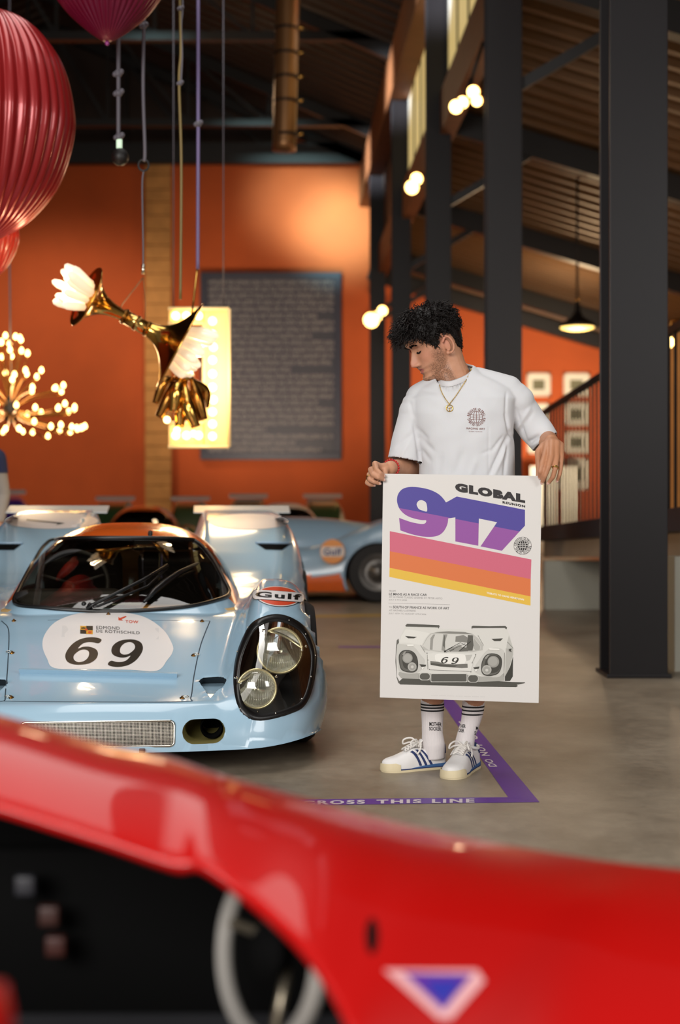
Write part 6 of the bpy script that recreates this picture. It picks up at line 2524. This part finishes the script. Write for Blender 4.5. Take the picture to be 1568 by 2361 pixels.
mk('glass_tip', *lathe([(.012, .035), (.017, .02), (.017, -.025), (.010, -.035), (0, -.035)], 14, (0, 0, 1), P(275, 331, ZH)), mat('tip_glass', (196, 220, 196), .2, emit=(200, 226, 196), power=.7), t)
mk('ball_cap', *sphere(P(277, 362, ZH), .05, 14), M_black, t)

# ---- ribbed lantern balloons
def balloon(name, c, prof, lab, m, ribs, tip=True):
    t = root(name, c, lab, 'lantern', 'ribbed hanging lanterns')
    mk('ribbed_skin', *lathe(spline(prof, 60), ribs * 10, (0, 0, 1), c, ribs, .045, cap=False), m, t)
    return t


M_rball = mat('crimson_lacquer', (150, 30, 32), .3, .25, coat=.25)
M_pball = mat('plum_lacquer', (112, 16, 50), .28, .3, coat=.25)
M_sball = mat('scarlet_glass', (206, 56, 40), .35, coat=.3)
ZB1 = 7.6
sb = ZB1 / F
c = P(-45, 290, ZB1)
t = balloon('ribbed_lantern', c, [(20 * sb, 262 * sb), (110 * sb, 235 * sb), (178 * sb, 150 * sb), (205 * sb, 40 * sb), (200 * sb, -40 * sb), (165 * sb, -140 * sb), (100 * sb, -220 * sb), (30 * sb, -262 * sb), (0, -268 * sb)], 'large crimson ribbed lantern cut off by the left edge', M_rball, 44)
mk('top_cap', *lathe([(26 * sb, 258 * sb), (26 * sb, 280 * sb), (8 * sb, 290 * sb), (4 * sb, 420 * sb)], 20, (0, 0, 1), c), M_brass_d, t)
c = P(247, -60, ZB1)
t = balloon('ribbed_lantern', c, [(10 * sb, 130 * sb), (90 * sb, 110 * sb), (140 * sb, 30 * sb), (128 * sb, -30 * sb), (92 * sb, -85 * sb), (45 * sb, -130 * sb), (14 * sb, -152 * sb), (4 * sb, -156 * sb)], 'plum ribbed lantern with pointed base at the top edge', M_pball, 40)
mk('finial', *sphere(c + [0, 0, -160 * sb], 5.5 * sb, 12), mat('plum_glass', (150, 60, 130), .15), t)
mk('top_rod', *tube([c + [0, 0, 128 * sb], c + [0, 0, 300 * sb]], .012, 8), M_brass_d, t)
c = P(-28, 560, ZB1 + .6)
t = balloon('ribbed_lantern', c, [(8 * sb, 62 * sb), (62 * sb, 50 * sb), (74 * sb, 20 * sb), (66 * sb, -20 * sb), (42 * sb, -64 * sb), (10 * sb, -92 * sb), (0, -94 * sb)], 'small scarlet lantern under the large crimson one', M_sball, 24)
mk('top_rod', *tube([c + [0, 0, 60 * sb], c + [0, 0, 110 * sb]], .012, 8), M_brass_d, t)

# ---- many-armed bulb chandelier
ZC = 13.0
sc = ZC / F
hc = P(25, 945, ZC)
t = root('bulb_chandelier', hc, 'many-armed chandelier of small glowing bulbs at the left edge', 'chandelier')
mk('hub', *lathe([(0, -32 * sc), (14 * sc, -24 * sc), (18 * sc, 0), (12 * sc, 22 * sc), (5 * sc, 34 * sc), (4 * sc, 60 * sc)], 20, (0, 0, 1), hc), M_black, t)
mk('rod', *tube([hc + [0, 0, 50 * sc], P(22, 600, ZC), P(22, -60, ZC)], .008, 6), M_cord, t)
r7 = random.Random(9)
for n_, R_, yy in ((30, 172, 990), (20, 150, 942), (14, 122, 895), (9, 70, 862), (8, 40, 820), (7, 24, 782)):
    for k in range(n_):
        a = 2 * math.pi * (k + r7.uniform(-.25, .25)) / n_
        q = P(25, yy + r7.uniform(-9, 9), ZC) + np.array([math.cos(a), math.sin(a), 0]) * R_ * sc * r7.uniform(.93, 1.03)
        mid = hc * .55 + q * .45 + np.array([0, 0, -.05 if yy > 900 else .03])
        arm = mk('arm', *tube(spline([hc, mid, q + [0, 0, -.03]], 8), .005, 5), M_brass_d, t)
        mk('bulb', *lathe([(0, -.026), (.018, -.012), (.021, .006), (.012, .026), (0, .036)], 8, (0, 0, 1), q, cap=False), M_bulb, arm)
point('bulb_chandelier_light', hc + [0, 0, .1], 90, WARM, .35)

# ---- lit bracket sign with bulbs
ZM = 10.5
t = root('marquee_sign', P(459, 1030, ZM), 'square bracket shaped cream marquee sign studded with glowing bulbs, in front of the text board', 'sign')
M_mq = mat('cream_box', (240, 200, 130), .5, emit=(255, 200, 110), power=.3)
def bar(x0, y0, x1, y1):
    a, b = P(x0, y1, ZM), P(x1, y0, ZM)
    return box(((a[0] + b[0]) / 2, ZM + .08, (a[2] + b[2]) / 2), (b[0] - a[0], .16, b[2] - a[2]), bev=.02)


for q_ in ((470, 712, 528, 1030), (388, 712, 469, 744), (388, 976, 469, 1030)):
    mk('sign_box', *bar(*q_), M_mq, t, smooth=False)
rimm = mat('cream_rim', (246, 214, 156), .4, emit=(255, 206, 130), power=.3)
for pa, pb in (((388, 712), (528, 712)), ((528, 712), (528, 1030)), ((528, 1030), (388, 1030)), ((470, 745), (470, 975)), ((388, 745), (470, 745)), ((388, 975), (470, 975))):
    mk('sign_rim', *tube([P(*pa, ZM), P(*pb, ZM)], .014, 8), rimm, t)
for x, y in [(490, 740), (490, 770), (492, 800), (490, 830), (490, 862), (490, 893), (492, 922), (490, 950), (490, 978), (490, 1006), (458, 1004), (430, 1004), (405, 1004), (458, 728), (430, 728), (405, 728)]:
    mk('sign_bulb', *sphere(P(x, y, ZM - .02), .032, 10), M_bulb, t)
point('marquee_light', P(500, 870, ZM - .35), 30, WARM, .3)
hk = MB()
for x in (400, 515):
    hk.add(*tube([P(x, 712, ZM + .08), P(x, -60, ZM + .08)], .004, 6))
mkb('hanging_wire', hk, M_cord, t)

# ================================================================ person at the left edge
t = root('person', (*P(-62, 1600, 10.3)[:2], 0), 'person in navy top and grey trousers, mostly outside the left edge', 'person')
X0, Y0 = P(-62, 1600, 10.3)[:2]
bm_ = MB()
cc = lambda x, y, z: np.array([X0 + x, Y0 + y, z])
bm_.add(*loft([(cc(0, 0, .86), .15, .10), (cc(0, 0, 1.0), .155, .105), (cc(0, 0, 1.2), .165, .11), (cc(0, 0, 1.38), .18, .10), (cc(0, 0, 1.46), .12, .07)], 32))
chain(bm_, [cc(0, 0, 1.45), cc(0, -.02, 1.56)], [.06, .055], 16)
V, Fc = sphere((0, 0, 0), 1, 24)
bm_.add(V * [.078, .098, .122] + cc(0, -.02, 1.66), Fc)
for s in (-1, 1):
    chain(bm_, [cc(s * .17, 0, 1.39), cc(s * .21, .02, 1.12), cc(s * .20, -.08, .90), cc(s * .20, -.11, .82)], [.055, .045, .032, .03], 14)
    for k in range(4):
        chain(bm_, [cc(s * (.19 + .0 * k), -.145 + .022 * k, .81), cc(s * .19, -.15 + .022 * k, .74)], [.010, .008], 8)
    chain(bm_, [cc(s * .18, -.13, .84), cc(s * .165, -.15, .78)], [.012, .009], 8)
    chain(bm_, [cc(s * .09, 0, .86), cc(s * .10, -.01, .48), cc(s * .10, .02, .10)], [.085, .06, .042], 16)
    chain(bm_, [cc(s * .10, .04, .045), cc(s * .11, -.14, .035)], [.042, .034], 14)
VV, FF = fuse(*bm_.arr(), .009, 4)
mk('body', VV, FF, mat('plain_skin', (196, 146, 118), .5), t)


def garment(nm, cond, m, off=.012):
    nrm = normals(VV, FF)
    V = VV + nrm * off
    k = cond(VV)
    return mk(nm, V, [f for f in FF if all(k[i] for i in f)], m, t)


garment('sweater', lambda Q: (Q[:, 2] > .99) & (Q[:, 2] < 1.475) & ((Q[:, 2] > 1.28) | (np.abs(Q[:, 0] - X0) < .165)), mat('navy_knit', (34, 40, 72), .9), .016)
garment('trousers', lambda Q: (Q[:, 2] < 1.02) & (Q[:, 2] > .09) & (np.abs(Q[:, 0] - X0) < .172), mat('grey_cloth', (150, 142, 134), .9))
garment('undershirt', lambda Q: (Q[:, 2] < 1.285) & (Q[:, 2] > .93) & (np.abs(Q[:, 0] - X0) > .168), MATS['grey_cloth'], .010)
garment('shoe', lambda Q: Q[:, 2] < .10, M_black, .006)
garment('hair', lambda Q: (Q[:, 2] > 1.66) & ((Q[:, 1] - Y0 > -.07) | (Q[:, 2] > 1.73)), M_hair, .012)
# ================================================================ red race car in front of the camera
t = root('red_race_car', (0.2, 1.75, 0), 'glossy red open race car closest to the camera, out of focus along the bottom edge', 'car')
M_red = mat('signal_red_paint', (176, 7, 5), .4, coat=.45, spec=.15)
ZS = 2.15
# skin as a loft of long lines from the far edge over the top to the near edge
far = [(-700, 1475, ZS), (-400, 1550, ZS), (-150, 1618, ZS), (0, 1653, ZS), (120, 1686, ZS), (250, 1722, ZS), (400, 1752, ZS), (520, 1795, ZS), (700, 1842, ZS), (860, 1882, ZS), (1000, 1915, ZS), (1180, 1950, ZS), (1400, 1985, ZS), (1568, 2003, ZS), (1900, 2030, ZS), (2500, 2065, ZS), (3050, 2090, ZS)]
near = [(-700, 1700, 1.80), (-400, 1770, 1.80), (-150, 1830, 1.80), (0, 1868, 1.80), (120, 1905, 1.79), (250, 1946, 1.78), (400, 1996, 1.77), (468, 2000, 1.76), (590, 2088, 1.72), (700, 2195, 1.66), (770, 2300, 1.62), (830, 2430, 1.58), (930, 2620, 1.56), (1100, 2900, 1.54), (1600, 3000, 1.54), (2400, 3000, 1.56), (3050, 2980, 1.58)]
N1 = 160
fa = spline([P(*p) for p in far], N1)
ne = spline([P(*p) for p in near], N1)
rows = []
M1 = 40
for k in range(M1):
    f = k / (M1 - 1)
    row = fa * (1 - f) + ne * f
    wid = np.linalg.norm(fa - ne, axis=1)
    bulge = np.sin(math.pi * min(1, f * 1.0)) * .10 * wid + .02 * np.sin(math.pi * f) ** .6
    row = row + np.stack([0 * bulge, -.45 * bulge, .80 * bulge], 1)
    rows.append(row)
# rolled lips: inner return at the near edge, fall-away at the far edge
lip_in = [ne + [0, .012, -.012], ne + [0, .035, -.012], ne + [0, .05, .0]]
faf = [fa + [0, .30, -.55], fa + [0, .20, -.28], fa + [0, .09, -.09], fa + [0, .03, -.018]]
allr = faf + rows + lip_in
V = np.concatenate(allr)
mk('body_skin', V, grid_faces(N1, len(allr)), M_red, t)
lin_ = [r + [0, -.03, -.03] for r in faf[:3]] + [r + [0, -.012, -.028] for r in rows[:-3]]
mk('inner_lining', np.concatenate(lin_), grid_faces(N1, len(lin_)), M_recess, t)
# cockpit opening: sill, tub and floor
mk('side_sill', *box((-.78, 1.2, .44), (1.0, .10, .32), bev=.03), M_red, t)
mk('cockpit_floor', *box((-.52, 1.88, .235), (1.3, .46, .05), bev=.015), mat('tub_grey', (54, 54, 58), .7, var=.2, scale=10), t, smooth=False)
mk('tub_wall', *box((-.62, 2.16, .28), (1.4, .03, .42)), M_recess, t, smooth=False)
mk('tub_wall', *box((-1.25, 1.8, .3), (.03, .7, .5)), M_recess, t, smooth=False)
# steering wheel with two spokes
wc = P(622, 2196, 1.88)
n1 = np.array([-.80, -.58, .16])
n1 /= np.linalg.norm(n1)
u1 = np.cross(n1, [0, 0, 1.0])
u1 /= np.linalg.norm(u1)
v1 = np.cross(u1, n1)
a_ = np.arange(56) * 2 * math.pi / 56
sw = mk('steering_wheel', *tube(wc + np.cos(a_)[:, None] * u1 * .112 + np.sin(a_)[:, None] * v1 * .112, .012, 12, True), mat('grey_suede', (150, 146, 140), .8), t)
spk = MB()
for an in (.15, 2.3, 4.4):
    spk.add(*tube([wc + [0.03, .03, 0], wc + (math.cos(an) * u1 + math.sin(an) * v1) * .108], .008, 6))
mkb('spoke', spk, mat('brushed_metal', (150, 140, 122), .35, .9), sw)
mk('steering_column', *tube([wc, wc + [.25, .18, -.06]], .02, 10), M_recess, sw)
mk('hub', *lathe([(.03, -.01), (.035, .01), (0, .015)], 16, n1, wc), M_recess, sw)
for k, (x, y, col) in enumerate(((115, 2110, (52, 22, 14)), (130, 2180, (60, 22, 14)), (60, 2040, (34, 34, 40)))):
    mk('switch_block', *box(P(x, y, 2.10), (.03, .02, .03), bev=.004), mat('switch_%d' % k, col, .5), t)
# wheels under the skin
for x, y in ((1.18, 1.93), (-1.7, 1.93)):
    ty = mk('tyre', *lathe([(.11, -.09), (.17, -.09), (.19, -.06), (.19, .06), (.17, .09), (.11, .09)], 32, (0, 1, 0), (x, y, .19), cap=False), M_rubber, t, auto=40)
    mk('rim', *lathe([(0, -.05), (.08, -.06), (.11, -.08), (.12, -.07)], 32, (0, 1, 0), (x, y, .19), cap=False), M_rim, ty)
mk('underfloor', *box((.3, 1.85, .05), (2.8, .5, .03)), M_recess, t, smooth=False)

# skin lookup for the stickers
SB = BVHTree.FromPolygons([Vector(v) for v in V], grid_faces(N1, len(allr)))
M_viol = mat('sticker_violet', (96, 40, 150), .35)
M_vblue = mat('sticker_blue', (40, 44, 160), .35)
M_pale = mat('sticker_pale', (226, 168, 170), .35)


def sticker(name, pts, m, off=.0012, par=None):
    V2, F2 = subdivide2d(*fill2d([np.array(pts, float)]), 40)
    return mk(name, cast(SB, V2, off), F2, m, par or t)


st_ = sticker('triangle_sticker', [(885, 2236), (1100, 2236), (1118, 2262), (1040, 2350), (1012, 2350)], M_pale)
sticker('sticker_field', [(930, 2243), (1090, 2246), (1022, 2330)], M_viol, .0022, st_)
sticker('sticker_core', [(975, 2262), (1068, 2258), (1022, 2318)], M_vblue, .003, st_)
sticker('side_vent', ellipse(858, 2158, 15, 42, 24), M_recess)
